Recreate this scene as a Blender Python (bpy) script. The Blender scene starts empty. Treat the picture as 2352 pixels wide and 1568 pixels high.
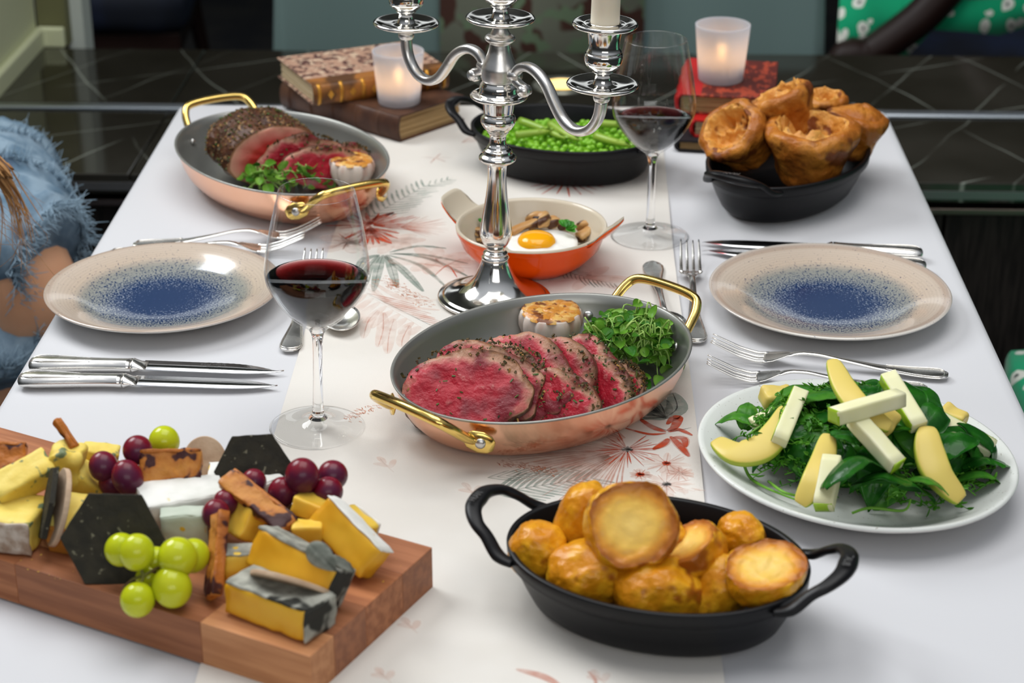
import bpy, bmesh, math, random
from math import sin, cos, pi, radians, sqrt, atan2
from mathutils import Vector, Matrix, Euler, noise
random.seed(7)
C = bpy.context.scene.collection
scene = bpy.context.scene

# ---------------------------------------------------------------- camera
TZ = 0.75                      # height of the table top
FPX, CAMH = 4500.0, 0.784
pit, yaw = radians(24.55), radians(1.76)
_f = Vector((-sin(yaw)*cos(pit), cos(yaw)*cos(pit), -sin(pit)))
_r = Vector((cos(yaw), sin(yaw), 0)); _u = _r.cross(_f)
_c = Vector((0, 0, TZ+CAMH))
def at(px, py, z=0.0):
    """point of the photograph at height z above the table top"""
    d = _f*FPX + _r*(px-1176) - _u*(py-784)
    return _c + d*((TZ+z-_c.z)/d.z)
cd = bpy.data.cameras.new('camera'); cam = bpy.data.objects.new('camera', cd); C.objects.link(cam)
R_ = Matrix((_r, _u, -_f)).transposed()
cam.matrix_world = Matrix.Translation(_c) @ R_.to_4x4()
cd.sensor_width = 36; cd.lens = FPX*36/2352; cd.clip_start = .05
cd.dof.use_dof = True; cd.dof.focus_distance = 1.76; cd.dof.aperture_fstop = 7.1
scene.camera = cam

# ---------------------------------------------------------------- world and lights
scene.view_settings.view_transform = 'Standard'; scene.view_settings.look = 'None'
scene.view_settings.gamma = 1; scene.view_settings.use_curve_mapping = False
scene.view_settings.exposure = -0.27
w = bpy.data.worlds.new('world'); scene.world = w; w.use_nodes = True
nt = w.node_tree; nt.nodes.clear()
out = nt.nodes.new('ShaderNodeOutputWorld'); bg = nt.nodes.new('ShaderNodeBackground')
tc = nt.nodes.new('ShaderNodeTexCoord'); sp = nt.nodes.new('ShaderNodeSeparateXYZ'); rp = nt.nodes.new('ShaderNodeValToRGB')
mr = nt.nodes.new('ShaderNodeMapRange'); mr.inputs[1].default_value = -1; mr.inputs[2].default_value = 1
nt.links.new(tc.outputs['Generated'], sp.inputs[0]); nt.links.new(sp.outputs[2], mr.inputs[0]); nt.links.new(mr.outputs[0], rp.inputs[0])
cr = rp.color_ramp; cr.elements[0].position = .35; cr.elements[0].color = (.03, .03, .03, 1)
cr.elements[1].position = .92; cr.elements[1].color = (.92, .97, 1.06, 1)
e = cr.elements.new(.5); e.color = (.05, .055, .055, 1)
e = cr.elements.new(.68); e.color = (.22, .24, .26, 1)
nt.links.new(rp.outputs[0], bg.inputs[0]); bg.inputs[1].default_value = 0.60
nt.links.new(bg.outputs[0], out.inputs[0])
def area(name, loc, target, sx, sy, power, col):
    l = bpy.data.lights.new(name, 'AREA'); l.shape = 'RECTANGLE'; l.size = sx; l.size_y = sy; l.energy = power; l.color = col
    o = bpy.data.objects.new(name, l); C.objects.link(o); o.location = loc
    o.rotation_euler = (Vector(target)-Vector(loc)).to_track_quat('-Z', 'Y').to_euler(); return o
area('window_light', (-1.9, 3.0, 3.0), (0, 1.7, .75), 1.5, 1.3, 84, (.95, .98, 1.0))
area('high_window_light', (0, 6.80, 2.56), (0, 1.8, 1.0), 4.4, .42, 7, (.93, .98, 1.0))
area('skylight', (.05, 1.75, 2.9), (0.05, 1.75, .75), 1.6, 1.8, 38, (1.0, .99, .97))

area('front_fill_light', (.6, -2.2, 2.5), (0, 1.6, .8), 3.0, 1.3, 36, (1.0, .99, .97))  # fill light added behind the camera to brighten viewer-facing sides
# ---------------------------------------------------------------- materials
MATS = {}
def mat(name, col, rough=.5, metal=0., c2=None, ns=30., nd=3., lo=.35, hi=.65, bump=0., bs=60., coat=0., sss=0., sssc=None,
        c3=None, ns3=200., lo3=.6, hi3=.7, spec=.3, trans=0., ior=1.45, stretch=None, kind='noise', sheen=0., attr=None, aramp=None, anoise=.25,
        bd=.002, emis=None, est=0., r2=None):
    if name in MATS: return MATS[name]
    m = bpy.data.materials.new(name); m.use_nodes = True; t = m.node_tree; N = t.nodes; L = t.links
    b = N['Principled BSDF']
    b.inputs['Base Color'].default_value = (*col, 1); b.inputs['Roughness'].default_value = rough; b.inputs['Metallic'].default_value = metal
    b.inputs['Coat Weight'].default_value = coat*.4; b.inputs['Coat Roughness'].default_value = .12
    b.inputs['Specular IOR Level'].default_value = spec; b.inputs['IOR'].default_value = ior
    b.inputs['Transmission Weight'].default_value = trans; b.inputs['Sheen Weight'].default_value = sheen
    if sss: b.inputs['Subsurface Weight'].default_value = sss; b.inputs['Subsurface Radius'].default_value = sssc or (.01, .006, .003); b.inputs['Subsurface Scale'].default_value = 1.
    if emis: b.inputs['Emission Color'].default_value = (*emis, 1); b.inputs['Emission Strength'].default_value = est
    tc = N.new('ShaderNodeTexCoord'); src = tc.outputs['Object']
    if stretch:
        mp = N.new('ShaderNodeMapping'); mp.inputs['Scale'].default_value = stretch; L.new(src, mp.inputs[0]); src = mp.outputs[0]
    def tex(s, d=3., k='noise'):
        if k == 'noise': n = N.new('ShaderNodeTexNoise'); n.inputs['Detail'].default_value = d; n.inputs['Scale'].default_value = s; L.new(src, n.inputs['Vector']); return n.outputs[0]
        if k == 'voronoi': n = N.new('ShaderNodeTexVoronoi'); n.inputs['Scale'].default_value = s; L.new(src, n.inputs['Vector']); return n.outputs['Distance']
        n = N.new('ShaderNodeTexWave'); n.inputs['Scale'].default_value = s; n.inputs['Distortion'].default_value = 6; n.inputs['Detail'].default_value = d; L.new(src, n.inputs['Vector']); return n.outputs[1]
    def ramp(inp, a, b_):
        r = N.new('ShaderNodeMapRange'); r.interpolation_type = 'SMOOTHSTEP'; r.inputs[1].default_value = a; r.inputs[2].default_value = b_; L.new(inp, r.inputs[0]); return r.outputs[0]
    def mix(fac, a, b_):
        x = N.new('ShaderNodeMix'); x.data_type = 'RGBA'; L.new(fac, x.inputs[0])
        for i, v in ((6, a), (7, b_)):
            if isinstance(v, tuple): x.inputs[i].default_value = (*v, 1)
            else: L.new(v, x.inputs[i])
        return x.outputs[2]
    cur = col
    if attr:
        a = N.new('ShaderNodeAttribute'); a.attribute_name = attr
        nz = tex(ns, nd); ad = N.new('ShaderNodeMath'); ad.operation = 'MULTIPLY_ADD'; ad.inputs[1].default_value = anoise; L.new(nz, ad.inputs[0]); L.new(a.outputs['Fac'], ad.inputs[2])
        sb = N.new('ShaderNodeMath'); sb.operation = 'SUBTRACT'; sb.inputs[1].default_value = anoise*.5; L.new(ad.outputs[0], sb.inputs[0])
        rr = N.new('ShaderNodeValToRGB'); L.new(sb.outputs[0], rr.inputs[0]); cr = rr.color_ramp
        while len(cr.elements) > 1: cr.elements.remove(cr.elements[-1])
        cr.elements[0].position = aramp[0][0]; cr.elements[0].color = (*aramp[0][1], 1)
        for p, c_ in aramp[1:]: cr.elements.new(p).color = (*c_, 1)
        cur = rr.outputs[0]
        if c2: cur = mix(ramp(tex(ns*2.3, nd), lo, hi), cur, c2)
    elif c2: cur = mix(ramp(tex(ns, nd, kind), lo, hi), col, c2)
    if c3: cur = mix(ramp(tex(ns3, 2.), lo3, hi3), cur, c3)
    if not isinstance(cur, tuple): L.new(cur, b.inputs['Base Color'])
    if r2 is not None:
        q = N.new('ShaderNodeMapRange'); q.inputs[1].default_value = lo; q.inputs[2].default_value = hi; q.inputs[3].default_value = rough; q.inputs[4].default_value = r2; L.new(tex(ns, nd), q.inputs[0]); L.new(q.outputs[0], b.inputs['Roughness'])
    if bump:
        bp = N.new('ShaderNodeBump'); bp.inputs['Strength'].default_value = bump; bp.inputs['Distance'].default_value = bd; L.new(tex(bs, 4.), bp.inputs['Height']); L.new(bp.outputs[0], b.inputs['Normal'])
    MATS[name] = m; return m

def leafy(name, col, c2, rough=.35, ns=60.):
    """thin leaf: diffuse with some light passing through"""
    m = mat(name, col, rough, c2=c2, ns=ns, bump=.3, bs=140.)
    t = m.node_tree; N = t.nodes; L = t.links; b = N['Principled BSDF']; o = [n for n in N if n.type == 'OUTPUT_MATERIAL'][0]
    tr = N.new('ShaderNodeBsdfTranslucent'); tr.inputs[0].default_value = (*[min(1, x*1.5) for x in c2], 1)
    mx = N.new('ShaderNodeMixShader'); mx.inputs[0].default_value = .18
    L.new(b.outputs[0], mx.inputs[1]); L.new(tr.outputs[0], mx.inputs[2]); L.new(mx.outputs[0], o.inputs[0]); return m

def ink(name, col, alpha):
    """printing ink soaked into cloth"""
    if name in MATS: return MATS[name]
    m = bpy.data.materials.new(name); m.use_nodes = True; t = m.node_tree; N = t.nodes; L = t.links; b = N['Principled BSDF']
    b.inputs['Base Color'].default_value = (*col, 1); b.inputs['Roughness'].default_value = .9; b.inputs['Specular IOR Level'].default_value = .1
    tc = N.new('ShaderNodeTexCoord'); n = N.new('ShaderNodeTexNoise'); n.inputs['Scale'].default_value = 70; n.inputs['Detail'].default_value = 4; L.new(tc.outputs['Object'], n.inputs['Vector'])
    r = N.new('ShaderNodeMapRange'); r.inputs[1].default_value = .35; r.inputs[2].default_value = .65; r.inputs[3].default_value = alpha*.35; r.inputs[4].default_value = alpha; L.new(n.outputs[0], r.inputs[0]); L.new(r.outputs[0], b.inputs['Alpha'])
    MATS[name] = m; return m

# ---------------------------------------------------------------- object helpers
def link(name, me, m=None, parent=None, smooth=True):
    o = bpy.data.objects.new(name, me); C.objects.link(o)
    if m is not None and not me.materials: me.materials.append(m)
    if smooth: me.polygons.foreach_set('use_smooth', [True]*len(me.polygons))
    if parent is not None: o.parent = parent
    return o
def mesh(V, F, name='mesh', attr=None):
    me = bpy.data.meshes.new(name); me.from_pydata([tuple(v) for v in V], [], F); me.update()
    if attr:
        a = me.attributes.new(attr[0], 'FLOAT', 'POINT'); a.data.foreach_set('value', attr[1])
    return me
def ob(name, VF, m, parent=None, smooth=True, loc=None, rot=None, attr=None, bevel=0., sub=0, angle=40):
    me = mesh(VF[0], VF[1], name, attr)
    bm = bmesh.new(); bm.from_mesh(me); bmesh.ops.recalc_face_normals(bm, faces=bm.faces); bm.to_mesh(me); bm.free()
    o = link(name, me, m, parent, smooth)
    if loc is not None: o.location = loc
    if rot is not None: o.rotation_euler = rot
    if bevel:
        b = o.modifiers.new('bevel', 'BEVEL'); b.width = bevel; b.segments = 3; b.limit_method = 'ANGLE'; b.angle_limit = radians(angle)
    if sub: s = o.modifiers.new('sub', 'SUBSURF'); s.levels = s.render_levels = sub
    return o
def tag(o, label=None, cat=None, group=None, kind=None):
    if label: o['label'] = label
    if cat: o['category'] = cat
    if group: o['group'] = group
    if kind: o['kind'] = kind
    return o
def thing(name, label, cat, loc=(0, 0, 0), rot=(0, 0, 0), group=None):
    o = bpy.data.objects.new(name, None); C.objects.link(o); o.location = loc; o.rotation_euler = rot; o.empty_display_size = .01
    return tag(o, label, cat, group)
def kids(o): return [x for x in bpy.data.objects if x.parent == o]
def copy_tree(o, parent=None):
    c_ = o.copy(); C.objects.link(c_); c_.parent = parent
    for ch in kids(o): copy_tree(ch, c_)
    return c_
def merge(*parts):
    V = []; F = []
    for v, f in parts:
        k = len(V); V += list(v); F += [tuple(i+k for i in q) for q in f]
    return V, F
def xf(VF, loc=(0, 0, 0), rot=(0, 0, 0), s=(1, 1, 1)):
    M = Matrix.LocRotScale(Vector(loc), Euler(rot), Vector(s) if not isinstance(s, (int, float)) else Vector((s, s, s)))
    return [M @ Vector(v) for v in VF[0]], VF[1]
def rings(R, close0=True, close1=True, wrap=False):
    n = len(R[0]); V = [v for r in R for v in r]; F = []
    for k in range(len(R)-1 + (1 if wrap else 0)):
        a = k*n; b = ((k+1) % len(R))*n
        for i in range(n): F.append((a+i, a+(i+1) % n, b+(i+1) % n, b+i))
    if close0 and not wrap: F.append(tuple(range(n-1, -1, -1)))
    if close1 and not wrap: F.append(tuple((len(R)-1)*n+i for i in range(n)))
    return V, F
def lathe(prof, n=48, sx=1., sy=1.):
    """profile (r, z); closes at r = 0"""
    V = []; F = []; idx = []
    for r, z in prof:
        if r < 1e-6: idx.append([len(V)]); V.append(Vector((0, 0, z)))
        else:
            idx.append(list(range(len(V), len(V)+n)))
            V += [Vector((r*cos(2*pi*i/n)*sx, r*sin(2*pi*i/n)*sy, z)) for i in range(n)]
    for a, b in zip(idx, idx[1:]):
        for i in range(n):
            j = (i+1) % n
            if len(a) == 1 and len(b) == 1: continue
            if len(a) == 1: F.append((a[0], b[i], b[j]))
            elif len(b) == 1: F.append((a[i], b[0], a[j]))
            else: F.append((a[i], a[j], b[j], b[i]))
    return V, F
def oval(prof, a, b, n=80):
    """profile (offset, z); offset None closes at the centre"""
    V = []; F = []; idx = []
    for o, z in prof:
        if o is None: idx.append([len(V)]); V.append(Vector((0, 0, z)))
        else:
            idx.append(list(range(len(V), len(V)+n)))
            V += [Vector(((a+o)*cos(2*pi*i/n), (b+o)*sin(2*pi*i/n), z)) for i in range(n)]
    for p, q in zip(idx, idx[1:]):
        for i in range(n):
            j = (i+1) % n
            if len(p) == 1: F.append((p[0], q[i], q[j]))
            elif len(q) == 1: F.append((p[i], q[0], p[j]))
            else: F.append((p[i], p[j], q[j], q[i]))
    return V, F
def crom(P, k=6, closed=False):
    P = [Vector(p) for p in P]; n = len(P); out = []
    for i in range(n if closed else n-1):
        if closed: a, b, c_, d = P[i-1], P[i], P[(i+1) % n], P[(i+2) % n]
        else: a, b, c_, d = P[max(i-1, 0)], P[i], P[i+1], P[min(i+2, n-1)]
        for j in range(k):
            t = j/k
            out.append(.5*((2*b)+(c_-a)*t+(2*a-5*b+4*c_-d)*t*t+(3*b-a-3*c_+d)*t**3))
    if not closed: out.append(P[-1].copy())
    return out
def tube(P, rad, n=10, flat=1., up=(0, 0, 1), closed=False, square=0.):
    """tube along points; rad number or list; flat scales across 'up'"""
    P = [Vector(p) for p in P]; m = len(P); up = Vector(up); R = []
    if isinstance(rad, (int, float)): rad = [rad]*m
    elif len(rad) != m:
        q = rad; rad = []
        for i in range(m):
            x = i/(m-1)*(len(q)-1); k = min(int(x), len(q)-2); rad.append(q[k]*(1-x+k)+q[k+1]*(x-k))
    for i in range(m):
        t = (P[(i+1) % m]-P[i-1]) if closed else (P[min(i+1, m-1)]-P[max(i-1, 0)])
        t.normalize(); s = t.cross(up)
        if s.length < 1e-4: s = t.cross(Vector((1, 0, 0)))
        s.normalize(); v = s.cross(t)
        rr = []
        for j in range(n):
            a = 2*pi*(j+.5)/n; c_, s_ = cos(a), sin(a)
            if square: q = (abs(c_)**(2/square)*(1 if c_ > 0 else -1), abs(s_)**(2/square)*(1 if s_ > 0 else -1))
            else: q = (c_, s_)
            rr.append(P[i]+s*(q[0]*rad[i])+v*(q[1]*rad[i]*flat))
        R.append(rr)
    return rings(R, wrap=closed)
def box(sx, sy, sz, c=(0, 0, 0)):
    V = [Vector((c[0]+x*sx/2, c[1]+y*sy/2, c[2]+z*sz/2)) for z in (-1, 1) for x, y in ((-1, -1), (1, -1), (1, 1), (-1, 1))]
    return V, [(3, 2, 1, 0), (4, 5, 6, 7), (0, 1, 5, 4), (1, 2, 6, 5), (2, 3, 7, 6), (3, 0, 4, 7)]
def prism(poly, z0, z1):
    n = len(poly); V = [Vector((x, y, z0)) for x, y in poly]+[Vector((x, y, z1)) for x, y in poly]
    return V, [tuple(range(n-1, -1, -1)), tuple(range(n, 2*n))]+[(i, (i+1) % n, n+(i+1) % n, n+i) for i in range(n)]
def ico(sub=3, s=(1, 1, 1)):
    bm = bmesh.new(); bmesh.ops.create_icosphere(bm, subdivisions=sub, radius=1)
    V = [Vector((v.co.x*s[0], v.co.y*s[1], v.co.z*s[2])) for v in bm.verts]; F = [tuple(v.index for v in f.verts) for f in bm.faces]
    bm.free(); return V, F
def nz(p, s, seed=0): return noise.noise(Vector(p)*s+Vector((seed*7.3, seed*3.1, seed*1.7)))
def rough_box(sx, sy, sz, cuts=4, amp=.001, seed=0, s=90, rad=.0):
    """box with a finely divided, slightly uneven skin"""
    bm = bmesh.new(); bmesh.ops.create_cube(bm, size=1); bmesh.ops.subdivide_edges(bm, edges=bm.edges, cuts=cuts, use_grid_fill=True)
    V = []
    for v in bm.verts:
        p = Vector((v.co.x*sx, v.co.y*sy, v.co.z*sz))
        if rad:
            q = Vector([max(-h+rad, min(h-rad, c_)) for c_, h in zip(p, (sx/2, sy/2, sz/2))]); d = p-q
            if d.length > 1e-9: p = q+d.normalized()*rad
        d = p.normalized() if p.length else p
        V.append(p+d*(amp*nz(p, s, seed))+Vector((nz(p, s, seed+3), nz(p, s, seed+5), nz(p, s, seed+8)))*amp)
    F = [tuple(v.index for v in f.verts) for f in bm.faces]; bm.free(); return V, F
def rrect(hx, hy, rad, n=8, cx=0., cy=0.):
    P = []
    for q, (sx, sy) in enumerate(((1, 1), (-1, 1), (-1, -1), (1, -1))):
        for i in range(n+1):
            a = q*pi/2+i/n*pi/2; P.append((cx+sx*(hx-rad)+rad*cos(a), cy+sy*(hy-rad)+rad*sin(a)))
    return P
def frame(o, A, B, up=(0, 0, 1), roll=0.):
    """orient o: x axis from A to B, origin mid-way"""
    A = Vector(A); B = Vector(B); x = (B-A).normalized(); y = Vector(up).cross(x).normalized(); z = x.cross(y)
    M = Matrix((x, y, z)).transposed() @ Matrix.Rotation(roll, 3, 'X')
    o.rotation_euler = M.to_euler(); o.location = (A+B)/2; return o
def text(word, size, m, parent, name='lettering', depth=.0002, loc=(0, 0, 0), rot=(0, 0, 0)):
    cu = bpy.data.curves.new(name, 'FONT'); cu.body = word; cu.size = size; cu.extrude = depth; cu.align_x = 'CENTER'; cu.align_y = 'CENTER'
    t = bpy.data.objects.new('tmp', cu); C.objects.link(t); bpy.context.view_layer.update()
    me = bpy.data.meshes.new_from_object(t.evaluated_get(bpy.context.evaluated_depsgraph_get())); bpy.data.objects.remove(t)
    me.name = name; me.materials.clear(); o = link(name, me, m, parent, False); o.location = loc; o.rotation_euler = rot; return o
# ================================================================ materials used
WHITE = mat('white_cloth', (.605, .605, .622), .85, bump=.15, bs=900., bd=.0004, spec=.2, sheen=.2)
CREAM = mat('runner_cloth', (.67, .635, .58), .9, c2=(.71, .68, .63), ns=9., bump=.35, bs=700., bd=.0006, spec=.15)
SILVER = mat('silver', (.86, .84, .80), .07, 1., r2=.16, ns=40.)
SILVER_MATT = mat('worn_silver', (.90, .88, .85), .33, 1., c2=(.55, .52, .48), ns=60., lo=.60, hi=.74)
STEEL = mat('cutlery_steel', (.86, .84, .80), .2, 1., r2=.28, ns=60.)
BLADE = mat('blade_steel', (.70, .71, .72), .1, 1.)
BRASS = mat('brass', (.83, .58, .17), .14, 1., r2=.24, ns=60., bump=.05, bs=80.)
COPPER = mat('copper', (.95, .56, .38), .17, 1., c2=(.93, .52, .34), ns=14., r2=.24, bump=.04, bs=50.)
LINING = mat('pan_lining', (.37, .37, .345), .36, .8, stretch=(1, 1, 1), r2=.42, ns=20.)
IRON = mat('matt_black_iron', (.005, .005, .006), .38, bump=.12, bs=900., bd=.0003, spec=.28)
EMBOSS = mat('worn_iron_lettering', (.10, .10, .10), .35)
def glass_mat(name, rough=0.):
    m = bpy.data.materials.new(name); m.use_nodes = True; b = m.node_tree.nodes['Principled BSDF']
    b.inputs['Base Color'].default_value = (1, 1, 1, 1); b.inputs['Transmission Weight'].default_value = 1; b.inputs['Roughness'].default_value = rough; b.inputs['IOR'].default_value = 1.45
    return m
GLASS = glass_mat('clear_glass')
def thin_glass(name):
    '''walls about a millimetre thick: mirror-like at grazing angles, clear otherwise, no bending'''
    m = bpy.data.materials.new(name); m.use_nodes = True; t = m.node_tree; N = t.nodes; L = t.links; N.clear()
    o = N.new('ShaderNodeOutputMaterial'); tr = N.new('ShaderNodeBsdfTransparent'); gl = N.new('ShaderNodeBsdfGlossy'); gl.inputs['Roughness'].default_value = .01; lw = N.new('ShaderNodeLayerWeight'); lw.inputs[0].default_value = .5; pw_ = N.new('ShaderNodeMath'); pw_.operation = 'POWER'; pw_.inputs[1].default_value = 4.2; L.new(lw.outputs['Facing'], pw_.inputs[0]); fr = N.new('ShaderNodeMath'); fr.operation = 'MULTIPLY_ADD'; fr.inputs[1].default_value = .8; fr.inputs[2].default_value = .035; L.new(pw_.outputs[0], fr.inputs[0])
    tr.inputs[0].default_value = (.992, .994, .995, 1); mx = N.new('ShaderNodeMixShader'); L.new(fr.outputs[0], mx.inputs[0]); L.new(tr.outputs[0], mx.inputs[1]); L.new(gl.outputs[0], mx.inputs[2]); L.new(mx.outputs[0], o.inputs[0]); return m
THIN = thin_glass('thin_clear_glass')
def frost_mat(name):
    m = bpy.data.materials.new(name); m.use_nodes = True; t = m.node_tree; N = t.nodes; L = t.links; b = N['Principled BSDF']; o = [n for n in N if n.type == 'OUTPUT_MATERIAL'][0]
    b.inputs['Base Color'].default_value = (.80, .81, .85, 1); b.inputs['Transmission Weight'].default_value = .45; b.inputs['Roughness'].default_value = .5; b.inputs['IOR'].default_value = 1.2
    tl = N.new('ShaderNodeBsdfTranslucent'); tl.inputs[0].default_value = (.74, .75, .79, 1); mx = N.new('ShaderNodeMixShader'); mx.inputs[0].default_value = .5
    L.new(b.outputs[0], mx.inputs[1]); L.new(tl.outputs[0], mx.inputs[2]); L.new(mx.outputs[0], o.inputs[0]); return m
# ================================================================ the room
def struct(o): o['kind'] = 'structure'; return o
DARKFLOOR = mat('dark_floor', (.012, .013, .016), .45, c2=(.02, .02, .02), ns=8.)
struct(ob('floor', box(9, 10, .1, (0, 3, -.05)), DARKFLOOR, smooth=False))
struct(ob('ceiling', box(9, 3.9, .1, (0, 5.0, 3.36)), mat('ceiling_paint', (.35, .35, .33), .9), smooth=False))
struct(ob('wall_back', box(9, .1, 3.3, (0, 7.0, 1.65)), mat('back_wall_paint', (.040, .044, .036), .8, c2=(.028, .032, .027), ns=3.), smooth=False))
def veined_marble(name):
    m = bpy.data.materials.new(name); m.use_nodes = True; t = m.node_tree; N = t.nodes; L = t.links; b = N['Principled BSDF']
    tc = N.new('ShaderNodeTexCoord'); n = N.new('ShaderNodeTexNoise'); n.inputs['Scale'].default_value = 5; n.inputs['Detail'].default_value = 8; L.new(tc.outputs['Object'], n.inputs['Vector'])
    r = N.new('ShaderNodeValToRGB'); r.color_ramp.elements[0].position = .35; r.color_ramp.elements[0].color = (.018, .016, .011, 1); r.color_ramp.elements[1].position = .7; r.color_ramp.elements[1].color = (.034, .031, .024, 1); L.new(n.outputs[0], r.inputs[0])
    cur = r.outputs[0]
    for k, (rot, sc, wd) in enumerate(((28, 2.1, .012), (-24, 1.6, .009), (63, 1.3, .006))):
        mp = N.new('ShaderNodeMapping'); mp.inputs['Rotation'].default_value = (0, 0, radians(rot)); mp.inputs['Location'].default_value = (k*.37, .2*k, 0); L.new(tc.outputs['Object'], mp.inputs[0])
        wv = N.new('ShaderNodeTexWave'); wv.inputs['Scale'].default_value = sc; wv.inputs['Distortion'].default_value = 1.6; wv.inputs['Detail'].default_value = 3; wv.inputs['Detail Scale'].default_value = 1.2; wv.wave_profile = 'TRI'; L.new(mp.outputs[0], wv.inputs['Vector'])
        q = N.new('ShaderNodeMapRange'); q.inputs[1].default_value = 1-wd*3.2; q.inputs[2].default_value = 1; L.new(wv.outputs[1], q.inputs[0])
        n2 = N.new('ShaderNodeTexNoise'); n2.inputs['Scale'].default_value = 3.+k; L.new(tc.outputs['Object'], n2.inputs['Vector'])
        q2 = N.new('ShaderNodeMapRange'); q2.inputs[1].default_value = .42; q2.inputs[2].default_value = .62; L.new(n2.outputs[0], q2.inputs[0])
        mu = N.new('ShaderNodeMath'); mu.operation = 'MULTIPLY'; L.new(q.outputs[0], mu.inputs[0]); L.new(q2.outputs[0], mu.inputs[1])
        x = N.new('ShaderNodeMix'); x.data_type = 'RGBA'; L.new(mu.outputs[0], x.inputs[0]); L.new(cur, x.inputs[6]); x.inputs[7].default_value = (.26, .28, .24, 1); cur = x.outputs[2]
    L.new(cur, b.inputs['Base Color']); b.inputs['Roughness'].default_value = .09; b.inputs['Specular IOR Level'].default_value = .5
    return m
MARBLE = veined_marble('dark_marble')
led = thing('marble_counter', 'low dark marble counter with metal trims and a dark wood front behind the table', 'counter', (0, 0, 0))
LZ = .60
for (x0, x1) in ((-2.2, -.62), (-.62, .98), (.98, 2.4)):
    ob('marble_slab', box(x1-x0-.002, .285, .03, ((x0+x1)/2, 2.7375, LZ-.015)), MARBLE, led, False, bevel=.002)
    ob('marble_slab', box(x1-x0-.002, .30, .03, ((x0+x1)/2+.0, 3.064, LZ-.012)), MARBLE, led, False, bevel=.002)
ob('steel_trim', box(4.6, .022, .036, (.1, 2.897, LZ-.013)), mat('brushed_trim', (.42, .46, .50), .3, 1.), led, False, bevel=.004)
ob('edge_trim', box(4.6, .008, .012, (.1, 2.597, LZ-.018)), mat('grey_edge', (.25, .25, .25), .35, .8), led, False)
ob('recess', box(4.6, .03, .06, (.1, 2.66, LZ-.055)), mat('black_recess', (.006, .006, .006), .6), led, False)
ob('copper_trim', box(4.6, .03, .011, (.1, 2.633, .548)), mat('dull_copper_trim', (.36, .27, .24), .35, 1.), led, False, bevel=.002)
WOODD = mat('dark_stained_wood', (.012, .010, .009), .5, c2=(.028, .023, .020), ns=12., stretch=(14, 14, 1.2), bump=.2, bs=20.)
for i in range(12):
    ob('wood_panel', box(.386, .02, .542, (-2.0+i*.39, 2.636, .271)), WOODD, led, False, bevel=.002)
ob('back_panel', box(4.6, .02, .54, (.1, 3.19, .28)), WOODD, led, False)
ins = thing('inset_light', 'round warm light set flush in the marble counter behind the candelabra', 'light', (at(1290, 200, LZ-TZ).x, at(1290, 200, LZ-TZ).y, LZ+.0035))
ob('bezel', lathe([(.030, 0), (.031, .002), (.045, .002), (.047, 0), (.047, -.003), (.030, -.003), (.030, 0)], 48), mat('nickel_bezel', (.40, .40, .33), .3, .9), ins)
ob('lens', lathe([(0, .0015), (.030, .0012)], 48), mat('warm_lens', (.9, .7, .3), .4, emis=(1, .62, .17), est=2.2), ins)
# cream pier at the left end of the counter
PIER = mat('sage_cream_paint', (.60, .63, .41), .6, bump=.1, bs=12.)
PIERD = mat('shaded_pier_paint', (.15, .15, .07), .6)  # pier paint darkened: shade of its unlit return face put into the colour
pw = struct(ob('wall_left', box(.5, .53, 1.1, (-1.16, 2.965, LZ+.55)), PIER, smooth=False))
struct(ob('trim_2', box(.05, .10, 1.1, (-.885, 3.29, LZ+.55)), PIERD, smooth=False))
struct(ob('baseboard_left', prism([(-.91, 2.9), (-.896, 2.9), (-.896, 3.222), (-.862, 3.222), (-.862, 3.236), (-.91, 3.236)], LZ, LZ+.035), PIER, smooth=False, bevel=.004))
struct(ob('trim_1', box(.028, .06, 1.1, (-.853, 3.30, LZ+.45)), mat('white_post', (.55, .60, .55), .6), smooth=False))
struct(ob('wall_left', box(.1, 5, 3.2, (-3.2, 4.4, 1.6)), mat('far_left_paint', (.10, .10, .08), .8), smooth=False))

# ================================================================ cloth-covered tables
def cloth(name, x0, x1, y0, y1, ztop, drop, m, th=.0022, waves=14, amp=.018, seed=0):
    hx, hy, cx, cy = (x1-x0)/2, (y1-y0)/2, (x0+x1)/2, (y0+y1)/2
    R = []
    prof = [(-.05, 0), (-.012, 0), (-.005, -.0008), (0, -.004), (.002, -.010), (.003, -.03), (.004, -.08), (.006, -.16), (.008, -drop*.7), (.010, -drop)]
    for o, z in prof:
        P = rrect(hx+o, hy+o, .012+max(o, -.006), 6, cx, cy); Q = []
        n = len(P)
        # subdivide long sides
        for i in range(n):
            a = P[i]; b = P[(i+1) % n]; L = sqrt((a[0]-b[0])**2+(a[1]-b[1])**2)
            k = 24 if i % 7 == 6 else 1
            for j in range(k): Q.append((a[0]+(b[0]-a[0])*j/k, a[1]+(b[1]-a[1])*j/k))
        rr = []
        for i, (x, y) in enumerate(Q):
            f = min(1, max(0, (-z-.03)/.3)); d = Vector((x-cx, y-cy, 0)); 
            ax = Vector((math.copysign(1, d.x) if abs(d.x)/hx > abs(d.y)/hy else 0, math.copysign(1, d.y) if abs(d.x)/hx <= abs(d.y)/hy else 0, 0))
            wv = amp*f*(sin(x*23+seed)+sin(y*19+1+seed)+1.2)
            rr.append(Vector((x, y, ztop+z))+ax*wv)
        R.append(rr)
    return rings(R, True, False)
table = thing('dining_table', 'wooden dining table under the white cloth', 'table', (0, 0, 0))
ob('table_top', box(.90, 1.68, .03, (-.05, 1.61, TZ-.020)), WOODD, table, False, bevel=.003)
for sx in (-.43, .33):
    for sy in (.82, 2.40): ob('leg', box(.06, .06, .715, (sx, sy, .3575)), WOODD, table, False, bevel=.004)
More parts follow.
